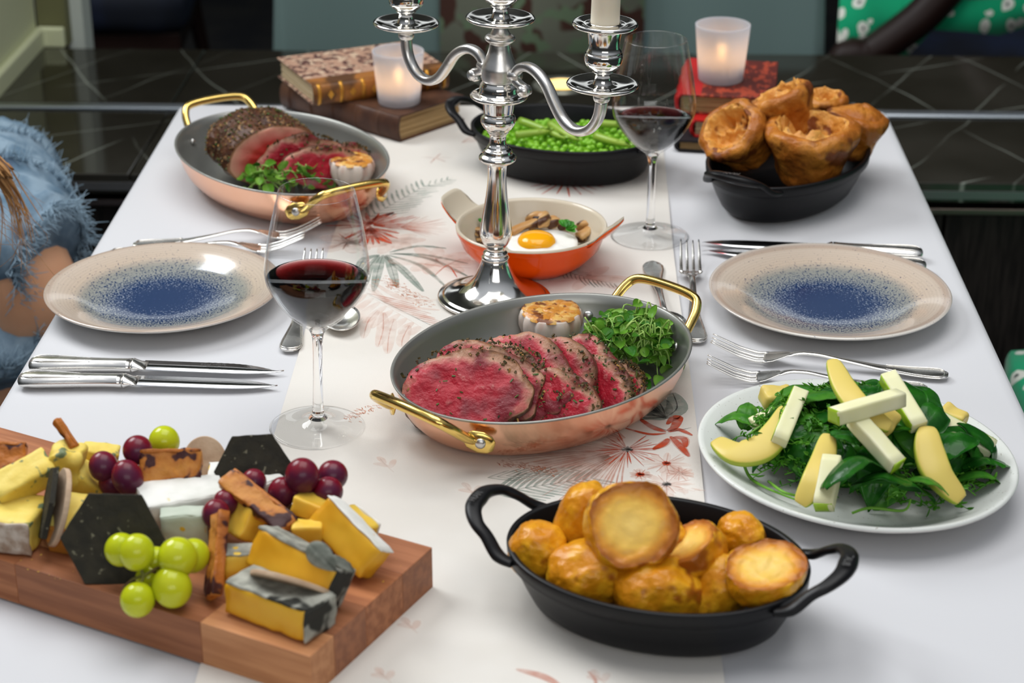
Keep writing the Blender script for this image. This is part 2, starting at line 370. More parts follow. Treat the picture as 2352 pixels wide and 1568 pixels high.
tc_ = tag(ob('tablecloth', cloth('c', -.511, .411, .76, 2.458, TZ-.0012, .34, WHITE), WHITE), 'white linen tablecloth laid over the food table in front', 'tablecloth')
# runner
def runner(x0, x1, y0, y1, zt, drop, th=.0010, overx=0):
    V = []; ys = [(y0, 0)]+[(y0+(y1-y0)*i/40, 0) for i in range(1, 40)]+[(y1-.006, 0), (y1+.003, -.004), (y1+.006, -.012), (y1+.0075, -.06), (y1+.010, -.15), (y1+.012, -drop)]
    R = []
    for y, z in ys:
        w0 = .0012*sin(y*9); R.append([Vector((x0+w0, y, zt+z)), Vector(((x0+x1)/2, y, zt+z+.0001)), Vector((x1+w0, y, zt+z)), Vector((x1+w0, y-(th if z < -.005 else 0), zt+z-(th if z > -.005 else 0))), Vector((x0+w0, y-(th if z < -.005 else 0), zt+z-(th if z > -.005 else 0)))])
    return rings(R)
RZ = TZ+.0012
rn = thing('table_runner', 'cream woven table runner printed with red and green leaves and flowers', 'runner', (0, 0, 0))
ob('cloth', runner(-.255, .114, .77, 2.4575, RZ, .30), CREAM, rn, False)
tag(bpy.data.objects['cloth'], None)
# printed motifs on the runner: flat ink, a few tenths of a millimetre thick
PR = {}
def strip(key, P, w, k=7, w0=.12):
    """one printed leaf or stroke along world points P"""
    Q = crom(P, 5) if len(P) > 2 else [Vector(P[0]).lerp(Vector(P[1]), i/k) for i in range(k+1)]
    V = []; n = len(Q); lay = {'g': 0, 'n': 1, 'p': 2, 'o': 3, 'r': 4, 'k': 5, 'm': 1}[key]
    for i, q in enumerate(Q):
        t = (Q[min(i+1, n-1)]-Q[max(i-1, 0)]); t.z = 0; t.normalize(); s = Vector((-t.y, t.x, 0))
        ww = w*(w0+(1-w0)*sin(pi*min(1, (i+.35)/(n-.3)))**.8)
        z = RZ+.00025+.00004*lay
        V += [Vector((q.x, q.y, z))+s*ww, Vector((q.x, q.y, z))-s*ww]
    F = [(2*i, 2*i+1, 2*i+3, 2*i+2) for i in range(n-1)]
    PR.setdefault(key, []).append((V, F))
def S(key, pts, w, **kw): strip(key, [at(*p) for p in pts], w, **kw)
def fan(key, c, r0, r1, a0, a1, n, w, jit=.15, curl=0.):
    cc = at(*c)
    for i in range(n):
        a = radians(a0+(a1-a0)*(i+random.uniform(-.3, .3))/max(1, n-1)); l = r1*(1-random.random()*jit)
        d = Vector((cos(a), sin(a), 0)); s = Vector((-d.y, d.x, 0))
        strip(key, [cc+d*r0, cc+d*(r0+l)*.5+s*curl*l*.2, cc+d*(r0+l)+s*curl*l], w*random.uniform(.7, 1.2))
def speck(key, a, b, n, spread, s=.0012):
    A, B = at(*a), at(*b)
    for i in range(n):
        q = A.lerp(B, random.random())+Vector((random.gauss(0, spread), random.gauss(0, spread), 0)); an = random.gauss(-.6, .5); l = random.uniform(.5, 1.6)*s*2
        strip(key, [q, q+Vector((cos(an), sin(an), 0))*l], s*random.uniform(.2, .45), k=1)
def feather(key, a, b, n, l, w, ang=55, one=0):
    A, B = at(*a), at(*b); d = (B-A).normalized(); strip('n' if key != 'p' else 'p', [A, A.lerp(B, .5), B], .0005)
    for i in range(n):
        t = i/n; q = A.lerp(B, t)
        for sg in ((1, -1) if not one else (one,)):
            aa = atan2(d.y, d.x)+sg*radians(ang); ll = l*(1-.6*t)*random.uniform(.8, 1.1); e_ = Vector((cos(aa), sin(aa), 0)); strip(key, [q, q+e_*ll*.5+d*ll*.08, q+e_*ll+d*ll*.25], w)
# upper left bouquet
feather('g', (850, 500), (985, 425), 12, .045, .0016, 50); feather('g', (985, 430), (1040, 412), 4, .02, .001, 50)
fan('r', (850, 520), .004, .055, -20, 55, 12, .0012, .4, .1); fan('r', (850, 520), .002, .05, 80, 200, 7, .0022, .4); fan('r', (850, 525), .002, .055, 235, 330, 8, .0024, .5)
S('r', [(835, 528), (865, 505), (905, 490)], .0042); S('k', [(885, 497), (905, 491)], .003); S('r', [(850, 522), (870, 548), (900, 562)], .0035); S('r', [(850, 522), (845, 545), (838, 570)], .003)
fan('m', (920, 525), .0, .055, -40, 60, 16, .0009, .3); fan('p', (900, 555), 0, .04, 0, 360, 9, .010, .3)
fan('p', (800, 560), 0, .045, 0, 360, 10, .010, .3); fan('m', (800, 555), 0, .03, 0, 360, 9, .0008)
for q in ([(880, 588), (868, 625), (858, 672)], [(888, 588), (900, 620), (912, 662)], [(884, 590), (925, 622), (972, 672)], [(890, 588), (965, 612), (1025, 662)], [(895, 586), (975, 588), (1075, 608)],
          [(905, 584), (990, 598), (1080, 640)], [(895, 582), (960, 568), (1025, 573)], [(870, 590), (845, 622), (842, 655)], [(872, 588), (835, 600), (815, 640)]):
    S('g', q, .0052 if q[-1][0] < 1000 else .0030); S('n', q, .0005)
feather('p', (842, 678), (980, 762), 9, .055, .0050, -70, 1); feather('m', (842, 676), (1000, 755), 10, .05, .0012, 25, 1)
for q in ([(868, 715), (845, 742), (835, 780)], [(905, 735), (893, 775), (890, 815)], [(880, 720), (880, 760), (868, 800)], [(940, 750), (925, 780), (923, 800)]): S('p', q, .0065); S('m', q, .0006)
for q in ([(850, 655), (900, 700), (1010, 715)], [(845, 665), (920, 715), (1000, 735)], [(855, 650), (930, 690), (1020, 690)]): S('p', q, .004)
speck('o', (880, 645), (975, 700), 170, .0055, .0016); speck('o', (790, 965), (855, 935), 70, .0042, .0014); speck('o', (1150, 1065), (1270, 1085), 130, .0030, .0015)
S('r', [(1010, 625), (1030, 613), (1050, 640)], .001); fan('m', (1020, 615), 0, .03, 0, 300, 6, .0008); fan('p', (1000, 600), 0, .05, 0, 360, 9, .011, .3)
# sprigs
for cx, cy in ((885, 1070), (940, 1440), (880, 1555), (1375, 1560), (1080, 1130)):
    S('p', [(cx+20, cy+18), (cx, cy), (cx-12, cy-14)], .0007)
    for q in (((cx+8, cy+5), (cx-28, cy-2)), ((cx, cy-2), (cx-18, cy-18)), ((cx+12, cy+8), (cx+22, cy-12))): S('p', [q[0], ((q[0][0]+q[1][0])/2, (q[0][1]+q[1][1])/2-2), q[1]], .0030)
# lower right bouquet
fan('m', (1440, 1035), .008, .105, 160, 262, 30, .0007, .25, .06); fan('r', (1440, 1035), .004, .030, 100, 420, 26, .0007, .5); fan('m', (1450, 1020), .01, .09, 120, 175, 12, .0012, .4, -.1)
fan('p', (1400, 1050), 0, .075, 170, 260, 9, .008, .2); fan('k', (1440, 1035), 0, .006, 0, 360, 9, .0012)
for q in ([(1530, 965), (1515, 930), (1470, 905)], [(1530, 965), (1490, 955), (1420, 960)], [(1528, 962), (1555, 940), (1545, 905)], [(1528, 962), (1490, 940), (1440, 945)]): S('g', q, .010); S('k', q, .0006)
fan('k', (1530, 962), 0, .05, 110, 190, 9, .0006)
S('r', [(1532, 978), (1545, 965), (1558, 963), (1548, 985), (1532, 992)], .0045); S('r', [(1535, 995), (1560, 990), (1590, 1003)], .0028); S('r', [(1530, 995), (1500, 985), (1465, 962)], .0030); S('r', [(1530, 998), (1490, 1000), (1430, 985)], .0018)
for q in ([(1540, 1005), (1560, 1025), (1583, 1052)], [(1535, 1010), (1525, 1022), (1500, 1035)], [(1545, 1008), (1570, 1010), (1575, 1030)]): S('r', q, .0032); S('m', q, .0045)
S('k', [(1500, 980), (1540, 993), (1588, 985)], .0005)
for cx, cy, rr_, k in ((1530, 1067, .020, 'r'), (1530, 1115, .022, 'k'), (1470, 1093, .009, 'r'), (1560, 1090, .012, 'p')):
    fan('p', (cx, cy), .002, rr_, 0, 330, 9, .0035, .2); fan('m', (cx, cy), .002, rr_, 0, 330, 12, .0005, .3); fan(k, (cx, cy), 0, .0045, 0, 360, 10, .0013)
feather('g', (1130, 1135), (1375, 1098), 13, .038, .0017, 48); feather('g', (1120, 1100), (1330, 1080), 10, .022, .001, 30)
S('m', [(1185, 1540), (1245, 1556), (1290, 1580)], .0035); S('m', [(1350, 1545), (1365, 1560), (1370, 1580)], .0014); speck('p', (1480, 1120), (1580, 1130), 30, .006, .003)
# beyond the candelabra
feather('n', (1330, 640), (1420, 655), 9, .022, .0009, 60, -1); feather('n', (1290, 625), (1350, 640), 6, .018, .0007, 60)
fan('r', (1300, 415), .01, .055, 215, 330, 9, .0012, .3); fan('m', (1060, 330), .0, .06, 20, 70, 4, .0012); fan('m', (1000, 365), 0, .02, 0, 330, 5, .0009); fan('p', (1350, 640), 0, .05, 0, 360, 8, .008, .3)
for key, (nm, col, al) in {'g': ('printed_green_leaves', (.30, .36, .31), .72), 'n': ('printed_leaf_veins', (.16, .20, .17), .75), 'p': ('printed_pink_petals', (.78, .48, .38), .24), 'm': ('printed_rose_strokes', (.62, .22, .14), .48),
                          'o': ('printed_rust_specks', (.62, .22, .10), .85), 'r': ('printed_red_petals', (.58, .08, .03), .9), 'k': ('printed_dark_strokes', (.05, .05, .05), .85)}.items():
    if key in PR: tag(ob(nm, merge(*PR[key]), ink(nm, col, al), rn, False), kind='stuff')

# far table behind the counter
FARC = mat('shaded_far_cloth', (.17, .25, .24), .9)  # white cloth; the shade it hangs in is put into this colour
ft = thing('dining_table', 'dark wooden table hidden under the far white cloth', 'table', (0, 0, 0))
ob('table_top', box(.98, 1.28, .03, (-.04, 4.26, TZ-.022)), WOODD, ft, False)
for sx in (-.48, .40):
    for sy in (3.68, 4.80): ob('leg', box(.06, .06, .71, (sx, sy, .355)), WOODD, ft, False)
tag(ob('tablecloth', cloth('c', -.548, .465, 3.61, 4.92, TZ, .45, WHITE, amp=.006, seed=2), FARC), 'white tablecloth, shade put into its colour, hanging to below the counter on the far table behind', 'tablecloth')
fr = tag(ob('table_runner', rings([[Vector((-.245, y, z)), Vector((.137, y, z)), Vector((.137, y+.0015, z-.001)), Vector((-.245, y+.0015, z-.001))] for y, z in ((4.9, TZ+.002), (3.62, TZ+.002), (3.604, TZ-.003), (3.598, TZ-.02), (3.585, TZ-.1), (3.573, TZ-.2), (3.568, TZ-.40))]),
   mat('far_runner_cloth', (.15, .16, .12), .9, c2=(.065, .028, .02), ns=17., nd=1.5, lo=.52, hi=.57, c3=(.14, .20, .12), ns3=24., lo3=.56, hi3=.6)), 'brown floral runner hanging down over the end of the far table', 'runner')
# ================================================================ chairs
def floral(name, base, dark):
    m = mat(name, base, .8, sheen=.2); t = m.node_tree; N = t.nodes; L = t.links; b = N['Principled BSDF']
    tc = N.new('ShaderNodeTexCoord'); n0 = N.new('ShaderNodeTexNoise'); n0.inputs['Scale'].default_value = 30; L.new(tc.outputs['Object'], n0.inputs['Vector'])
    ad = N.new('ShaderNodeVectorMath'); ad.operation = 'MULTIPLY_ADD'; ad.inputs[1].default_value = (.02, .02, .02); L.new(n0.outputs['Color'], ad.inputs[0]); L.new(tc.outputs['Object'], ad.inputs[2])
    v = N.new('ShaderNodeTexVoronoi'); v.inputs['Scale'].default_value = 26; v.inputs['Randomness'].default_value = .8; L.new(ad.outputs[0], v.inputs['Vector'])
    r = N.new('ShaderNodeValToRGB'); cr = r.color_ramp; cr.interpolation = 'CONSTANT'
    cr.elements[0].position = 0; cr.elements[0].color = (*dark, 1); cr.elements[1].position = .10; cr.elements[1].color = (.78, .80, .72, 1); cr.elements.new(.33).color = (*base, 1)
    L.new(v.outputs['Distance'], r.inputs[0]); L.new(r.outputs[0], b.inputs['Base Color']); return m
GREEN = floral('green_floral_fabric', (.0, .36, .16), (.01, .03, .02))
NAVY = mat('navy_fabric', (.006, .012, .035), .8, c2=(.004, .006, .012), ns=6.)
CHW = mat('chair_dark_wood', (.012, .004, .003), .5, c2=(.018, .008, .006), ns=9., stretch=(1, 1, .1))
def chair(label, loc, rz, fab, group=None, seat_z=.46):
    t = thing('dining_chair', label, 'chair', loc, (0, 0, rz), group)
    bm_ = rough_box(.50, .48, .10, 6, .004, 3, 9, .035)
    ob('seat', xf(bm_, (0, 0, seat_z-.05)), fab, t)
    ob('seat_rail', box(.46, .44, .05, (0, 0, seat_z-.12)), CHW, t, False, bevel=.004)
    for sx in (-1, 1):
        ob('leg', tube(crom([(sx*.21, -.20, seat_z-.10), (sx*.215, -.215, .25), (sx*.22, -.26, 0)]), [.020, .017, .013], 10), CHW, t)
        ob('leg', tube(crom([(sx*.21, .20, seat_z-.10), (sx*.21, .22, .25), (sx*.22, .30, 0)]), [.020, .017, .013], 10), CHW, t)
        ob('back_post', tube(crom([(sx*.21, .21, seat_z-.14), (sx*.215, .25, .68), (sx*.21, .33, .95)]), [.018, .016, .013], 10), CHW, t)
    ob('backrest', xf(rough_box(.40, .05, .40, 5, .004, 5, 9, .02), (0, .275, .75), (-.2, 0, 0)), fab, t)
    return t
chair('dark wood chair with a green floral seat beside the salad plate at the right', (.80, 2.085, 0), radians(-90), GREEN, seat_z=.485)
c2_ = chair('dark chair draped with green floral fabric at the far table', (.84, 3.95, 0), radians(-96), NAVY, seat_z=.42)
ob('draped_cover', merge(rings([[Vector((x, 3.62+.02*sin(x*23), z)), Vector((x, 3.612+.02*sin(x*23), z)), Vector((x, 3.612+.03*sin(x*23)-.004, zb)), Vector((x, 3.62+.03*sin(x*23), zb))] for x, z, zb in
   [(.50+i*.06, .60, .42+(.118 if i > 2 else .02*i)+.006*sin(i*2.1)) for i in range(12)]])), GREEN, None, True)
dc = bpy.data.objects['draped_cover']; dc.parent = c2_; dc.matrix_parent_inverse = c2_.matrix_basis.inverted() if False else Matrix.LocRotScale(c2_.location, c2_.rotation_euler, None).inverted()
ob('front_leg_curve', tube(crom([(.80, 3.60, .78), (.72, 3.59, .655), (.665, 3.585, .585), (.62, 3.58, .545), (.56, 3.575, .50), (.50, 3.575, .45), (.48, 3.58, .0)]), [.034, .034, .032, .03], 12), CHW, None)
fl_ = bpy.data.objects['front_leg_curve']; fl_.name = 'arm'; fl_.parent = c2_; fl_.matrix_parent_inverse = dc.matrix_parent_inverse
chair('dark chair with a navy seat in the black gap at the left, behind the counter', (-1.08, 4.3, 0), radians(95), NAVY, seat_z=.48)

# ================================================================ the seated person at the left edge
SKIN = mat('skin', (.80, .44, .26), .5, c2=(.72, .37, .21), ns=8., sss=.15, sssc=(.02, .008, .004), bump=.06, bs=200.)
DENIM = mat('washed_denim', (.12, .20, .28), .9, c2=(.27, .37, .46), ns=22., lo=.38, hi=.62, c3=(.07, .11, .17), ns3=13., lo3=.58, hi3=.72, bump=.5, bs=500., bd=.0008)
FRAY = mat('frayed_denim_thread', (.28, .39, .48), .9)
HAIR = mat('long_blonde_hair', (.55, .30, .12), .45, c2=(.36, .17, .06), ns=60., stretch=(1, 1, .1))
pers = thing('person', 'seated person in frayed blue denim with bare skin at the knee and long fair hair', 'person', (-1.12, 2.30, 0))
O = Vector((-1.12, 2.30, 0))
def rel(P): return [Vector(p)-O for p in P]
K1, K2, K3 = at(80, 610, -.11), at(78, 700, -.16), at(30, 800, -.24)
H1 = at(-60, 430, -.10); H0 = Vector((-1.10, 2.42, .56))
V_ = [(-1.16, 2.38, .50), (-1.17, 2.38, .72), (-1.18, 2.37, .95), (-1.18, 2.35, 1.10), (-1.18, 2.34, 1.25), (-1.18, 2.33, 1.36), tuple(H0.lerp(H1, .6)), tuple(K1), tuple(K2), tuple(K3), (-.74, 2.0, .10), (-.64, 1.97, .04),
      (-1.10, 2.16, .50), (-.86, 1.90, .56), (-.90, 1.84, .36), (-.90, 1.82, .09), (-.80, 1.79, .04), (-1.16, 2.16, 1.0), (-1.14, 2.06, .80), (-1.0, 2.12, .70), (-1.18, 2.56, 1.0), (-1.16, 2.62, .80), (-1.04, 2.50, .69)]
E_ = [(0, 1), (1, 2), (2, 3), (3, 4), (4, 5), (0, 6), (6, 7), (7, 8), (8, 9), (9, 10), (10, 11), (0, 12), (12, 13), (13, 14), (14, 15), (15, 16), (2, 17), (17, 18), (18, 19), (2, 20), (20, 21), (21, 22)]
Rd = [.125, .115, .13, .052, .09, .07, .075, .062, .058, .052, .036, .03, .085, .058, .052, .036, .03, .052, .04, .028, .052, .04, .028]
me = bpy.data.meshes.new('body'); me.from_pydata([tuple(v) for v in rel(V_)], E_, [])
bo = bpy.data.objects.new('body', me); C.objects.link(bo); bo.parent = pers; me.materials.append(SKIN)
sk = bo.modifiers.new('skin', 'SKIN'); sk.use_smooth_shade = True
for i, r in enumerate(Rd): me.skin_vertices[0].data[i].radius = (r, r)
me.skin_vertices[0].data[0].use_root = True
bo.modifiers.new('sub', 'SUBSURF').render_levels = 2
def denim_tube(P, rad, seed, amp=.008, close=True):
    Q = crom(rel(P), 8); n = 48; VF = tube(Q, rad, n); V = []
    for i, v in enumerate(VF[0]):
        k = i//n; ctr = Q[k]; d = (v-ctr).normalized()
        V.append(v+d*amp*(nz(v, 22, seed)+.6*nz(v, 60, seed+1))+d*.0045*sin(k*1.9+seed+nz(v, 15, seed)*3))
    return V, VF[1]
def fringe(ring, outd, n, l, seed, r=.0008):
    rnd = random.Random(seed); parts = []
    for i in range(n):
        j = rnd.randrange(len(ring)); p = ring[j].lerp(ring[(j+1) % len(ring)], rnd.random())
        d = (Vector(outd)+Vector((rnd.gauss(0, .4), rnd.gauss(0, .4), rnd.gauss(0, .4)))).normalized(); L = l*rnd.uniform(.4, 1.2)
        m_ = p+d*L*.5+Vector((rnd.gauss(0, .002), rnd.gauss(0, .002), rnd.gauss(0, .002))); parts.append(tube([p, m_, p+d*L+Vector((rnd.gauss(0, .005), rnd.gauss(0, .005), rnd.gauss(0, .005)))], [r, r*.8, r*.4], 4))
    return merge(*parts)
n_ = 48
E1 = at(112, 582, -.095)
thigh = denim_tube([H0, H1, at(30, 535, -.085), E1], [.10, .096, .084, .070, .056], 1)
ob('trouser_leg', thigh, DENIM, pers)
ed = (E1-H1).normalized()
ob('frayed_hem', fringe(thigh[0][-n_:]+thigh[0][-2*n_:-n_], (.8, -.5, -.15), 620, .026, 2), FRAY, pers)['kind'] = 'stuff'
R2 = thigh[0][11*n_:12*n_]+thigh[0][14*n_:15*n_]
ob('frayed_tear', fringe(R2, (.5, -.2, .8), 420, .022, 5), FRAY, pers)['kind'] = 'stuff'
shin = denim_tube([at(-6, 765, -.18), at(-10, 860, -.30), at(-10, 930, -.42), Vector((-.76, 2.0, .10))], [.050, .062, .062, .056], 4)
ob('trouser_leg', shin, DENIM, pers)
ob('frayed_hem', fringe(shin[0][:n_]+shin[0][n_:2*n_], (.5, .15, .8), 620, .026, 6), FRAY, pers)['kind'] = 'stuff'
t2 = denim_tube([(-1.12, 2.18, .52), (-1.0, 2.02, .55), (-.88, 1.92, .57), (-.89, 1.85, .42), (-.90, 1.82, .12)], [.10, .09, .078, .07, .06], 8); ob('trouser_leg', t2, DENIM, pers)
jk = denim_tube([(-1.16, 2.38, .55), (-1.17, 2.38, .72), (-1.18, 2.37, .95), (-1.18, 2.36, 1.08)], [.155, .145, .15, .07], 15, .012); ob('jacket', jk, DENIM, pers)
for sy in (-.20, .20):
    slv = denim_tube([(-1.17, 2.37+sy, 1.02), (-1.16, 2.36+sy*1.35, .92), (-1.14, 2.34+sy*1.4, .80)], [.075, .065, .055], 17+int(sy*10)); ob('sleeve', slv, DENIM, pers)
hp = []
rnd = random.Random(5)
for i in range(30):
    a = rnd.gauss(0, .005); b = rnd.gauss(0, .006); e_ = rnd.gauss(0, .006)
    T0, T1, T2, T3 = at(-60, 330, .10), at(-8, 395, .07), at(28, 455, .04), at(52, 545, .0)
    hp.append(tube(crom(rel([(-1.10+a, 2.26+b, 1.33), (-1.0+a, 2.22+b, 1.10), T0+Vector((a, b, 0)), T1+Vector((a, b*.8, e_)), T2+Vector((a*1.1, b*.6, e_)), T3+Vector((a*1.3+e_, b*.3, e_*2))]), 4), [.0013, .0012, .0010, .0003], 4))
for i in range(16):
    x = rnd.uniform(-20, 70); y = rnd.uniform(300, 520); hp.append(tube(crom(rel([at(-80, y-60, .12), at(x-40, y, .07), at(x+rnd.uniform(0, 50), y+rnd.uniform(20, 90), .04), at(x+rnd.uniform(-30, 90), y+rnd.uniform(40, 190), .0)]), 4), .00022, 3))
ob('hair_lock', merge(*hp), HAIR, pers)['kind'] = 'stuff'
ob('hair', xf(ico(3, (.098, .105, .125)), tuple(Vector((-1.20, 2.345, 1.315))-O)), HAIR, pers)
for sy in (-.032, .032): ob('eye', xf(ico(2, (.008, .012, .009)), tuple(Vector((-1.10, 2.33+sy, 1.30))-O)), mat('eye_white', (.5, .45, .4), .2), pers)

# ================================================================ dinner plates
def plate_mat():
    m = bpy.data.materials.new('reactive_glaze'); m.use_nodes = True; t = m.node_tree; N = t.nodes; L = t.links; b = N['Principled BSDF']
    tc = N.new('ShaderNodeTexCoord'); sx = N.new('ShaderNodeSeparateXYZ'); L.new(tc.outputs['Object'], sx.inputs[0])
    mpz = N.new('ShaderNodeMapping'); mpz.inputs['Scale'].default_value = (1, 1, 0); L.new(tc.outputs['Object'], mpz.inputs[0])
    ln = N.new('ShaderNodeVectorMath'); ln.operation = 'LENGTH'; L.new(mpz.outputs[0], ln.inputs[0])
    n1 = N.new('ShaderNodeTexNoise'); n1.inputs['Scale'].default_value = 22; L.new(tc.outputs['Object'], n1.inputs['Vector'])
    n2 = N.new('ShaderNodeTexNoise'); n2.inputs['Scale'].default_value = 520; n2.inputs['Detail'].default_value = 2; L.new(tc.outputs['Object'], n2.inputs['Vector'])
    a = N.new('ShaderNodeMath'); a.operation = 'MULTIPLY_ADD'; a.inputs[1].default_value = .012; L.new(n1.outputs[0], a.inputs[0]); L.new(ln.outputs['Value'], a.inputs[2])
    # speckle: radial threshold compared with fine noise
    r = N.new('ShaderNodeMapRange'); r.inputs[1].default_value = .018; r.inputs[2].default_value = .106; r.inputs[3].default_value = .24; r.inputs[4].default_value = .72; L.new(a.outputs[0], r.inputs[0])
    s = N.new('ShaderNodeMath'); s.operation = 'SUBTRACT'; L.new(n2.outputs[0], s.inputs[0]); L.new(r.outputs[0], s.inputs[1])
    q = N.new('ShaderNodeMapRange'); q.inputs[1].default_value = -.05; q.inputs[2].default_value = .05; L.new(s.outputs[0], q.inputs[0])
    rp = N.new('ShaderNodeValToRGB'); cr = rp.color_ramp; L.new(ln.outputs['Value'], rp.inputs[0])
    cr.elements[0].position = .045; cr.elements[0].color = (.26, .30, .36, 1)
    cr.elements[1].position = .060; cr.elements[1].color = (.30, .32, .31, 1)
    cr.elements.new(.080).color = (.30, .30, .27, 1); cr.elements.new(.090).color = (.58, .47, .37, 1); cr.elements.new(.110).color = (.60, .50, .41, 1); cr.elements.new(.1165).color = (.38, .26, .19, 1); cr.elements.new(.1185).color = (.70, .66, .60, 1)
    # concentric brushed rings
    wv = N.new('ShaderNodeTexWave'); wv.wave_type = 'RINGS'; wv.rings_direction = 'Z'; wv.inputs['Scale'].default_value = 95; wv.inputs['Distortion'].default_value = 3; wv.inputs['Detail'].default_value = 3; wv.inputs['Detail Scale'].default_value = .4; L.new(mpz.outputs[0], wv.inputs['Vector'])
    hs = N.new('ShaderNodeMix'); hs.data_type = 'RGBA'; hs.blend_type = 'MULTIPLY'; hs.inputs[0].default_value = .07; L.new(rp.outputs[0], hs.inputs[6]); L.new(wv.outputs[0], hs.inputs[7])
    x = N.new('ShaderNodeMix'); x.data_type = 'RGBA'; L.new(q.outputs[0], x.inputs[0]); L.new(hs.outputs[2], x.inputs[6]); x.inputs[7].default_value = (.005, .030, .105, 1)
    L.new(x.outputs[2], b.inputs['Base Color']); b.inputs['Roughness'].default_value = .16; b.inputs['Coat Weight'].default_value = .5; b.inputs['Coat Roughness'].default_value = .06
    return m
PLATE = plate_mat(); PLATEB = mat('plate_underside', (.72, .70, .66), .3, coat=.3)
def dinner_plate(label, x, y, R, seed):
    t = thing('dinner_plate', label, 'plate', (x, y, TZ), (0, 0, seed))
    k = R/.119
    up = [(0, .0055), (.04, .0054), (.07, .0058), (.080, .0085), (.092, .0140), (.106, .0185), (.1165, .0215), (.1190, .0218), (.1198, .0208)]
    ob('glazed_face', xf(lathe(up, 96), s=(k, k*.975, 1)), PLATE, t)
    dn = [(.1198, .0208), (.1188, .0192), (.108, .0150), (.094, .0080), (.082, .0028), (.074, .0008), (.072, .0), (.069, 0), (.066, .0022), (0, .0022)]
    ob('underside', xf(lathe(dn, 96), s=(k, k*.975, 1)), PLATEB, t)
    return t
dinner_plate('round beige plate with a speckled blue centre, left, by the red wine', -.404, 1.795, .1168, .3)
dinner_plate('round beige plate with a speckled blue centre, right, behind the salad', .261, 1.806, .1215, 1.9)

# ================================================================ cutlery
def knife(label, H, T, group, serr=False, blade_w=.0112, tip_up=0.):
    """H handle end, T blade tip (world)"""
    H = Vector(H); T = Vector(T); L = (T-H).length
    t = thing('table_knife', label, 'knife', (0, 0, 0), group=group)
    a = atan2(T.y-H.y, T.x-H.x); t.location = (H.x, H.y, H.z); t.rotation_euler = (0, 0, a)
    hl = .405*L; st = [(0, .005, .003), (.0015, .0085, .0050), (.006, .0108, .0064), (.016, .0116, .0068), (.032, .0108, .0066), (.055, .0092, .0062), (.078, .0084, .0060), (.090, .0088, .0060), (.0945, .0094, .0062)]
    R = []
    for x, w_, h_ in st:
        R.append([Vector((x*hl/.095, w_*cos(b), .0064+h_*sin(b))) for b in [2*pi*i/20 for i in range(20)]])
    ob('handle', rings(R), STEEL, t)
    ob('handle_bead', tube(crom([(hl*.60, .0045, .0112), (hl*.3, .0060, .0124), (hl*.12, .0066, .0125), (hl*.04, .0045, .0112), (hl*.025, 0, .0108), (hl*.04, -.0045, .0112), (hl*.12, -.0066, .0125), (hl*.3, -.0060, .0124), (hl*.60, -.0045, .0112)], 6), .0006, 6), STEEL, t)
    bl = [(hl, .0090, .0058), (hl+.0015, .0098, .0062), (hl+.004, .0088, .0050), (hl+.008, .0086, .0028), (hl+.014, .0104, .0011)]
    ob('bolster', rings([[Vector((x, w_*cos(b), .0064+h_*sin(b))) for b in [2*pi*i/20 for i in range(20)]] for x, w_, h_ in bl]), STEEL, t)
    R = []; x0 = hl+.010; n = 46
    for i in range(n+1):
        s = i/n; x = x0+(L-x0)*s
        top = blade_w*(1 if s < .55 else max(.0, 1-((s-.55)/.45)**2.4*(1.5 if serr else 1.05)))
        bot = -blade_w*(.88 if s < .5 else .88-(.88*((s-.5)/.5)**(3.5 if serr else 3)))
        if serr: top += (.0004 if i % 2 else 0)*(s > .45)
        if top-bot < .0008: top = bot+.0008
        zc = .0062-.0035*s
        R.append([Vector((x, bot, zc+.0005)), Vector((x, bot, zc)), Vector((x, (top+bot)/2, zc-.0003)), Vector((x, top, zc+.0001)), Vector((x, top, zc+.0005)), Vector((x, (top+bot)/2+.001, zc+.00062))])
    ob('blade', rings(R), BLADE, t, True)
    return t
def fork_z(x, up=.019):
    P = [(0, .0032), (.03, .0030), (.06, .0045), (.09, .0085), (.115, .0125), (.132, .0125), (.146, .0080), (.158, .0042), (.170, .0032), (.185, .0070), (.200, .0135), (.212, up)]
    for (a, za), (b, zb) in zip(P, P[1:]):
        if x <= b: k = (x-a)/(b-a); k = k*k*(3-2*k) if False else k; return za+(zb-za)*k
    return P[-1][1]
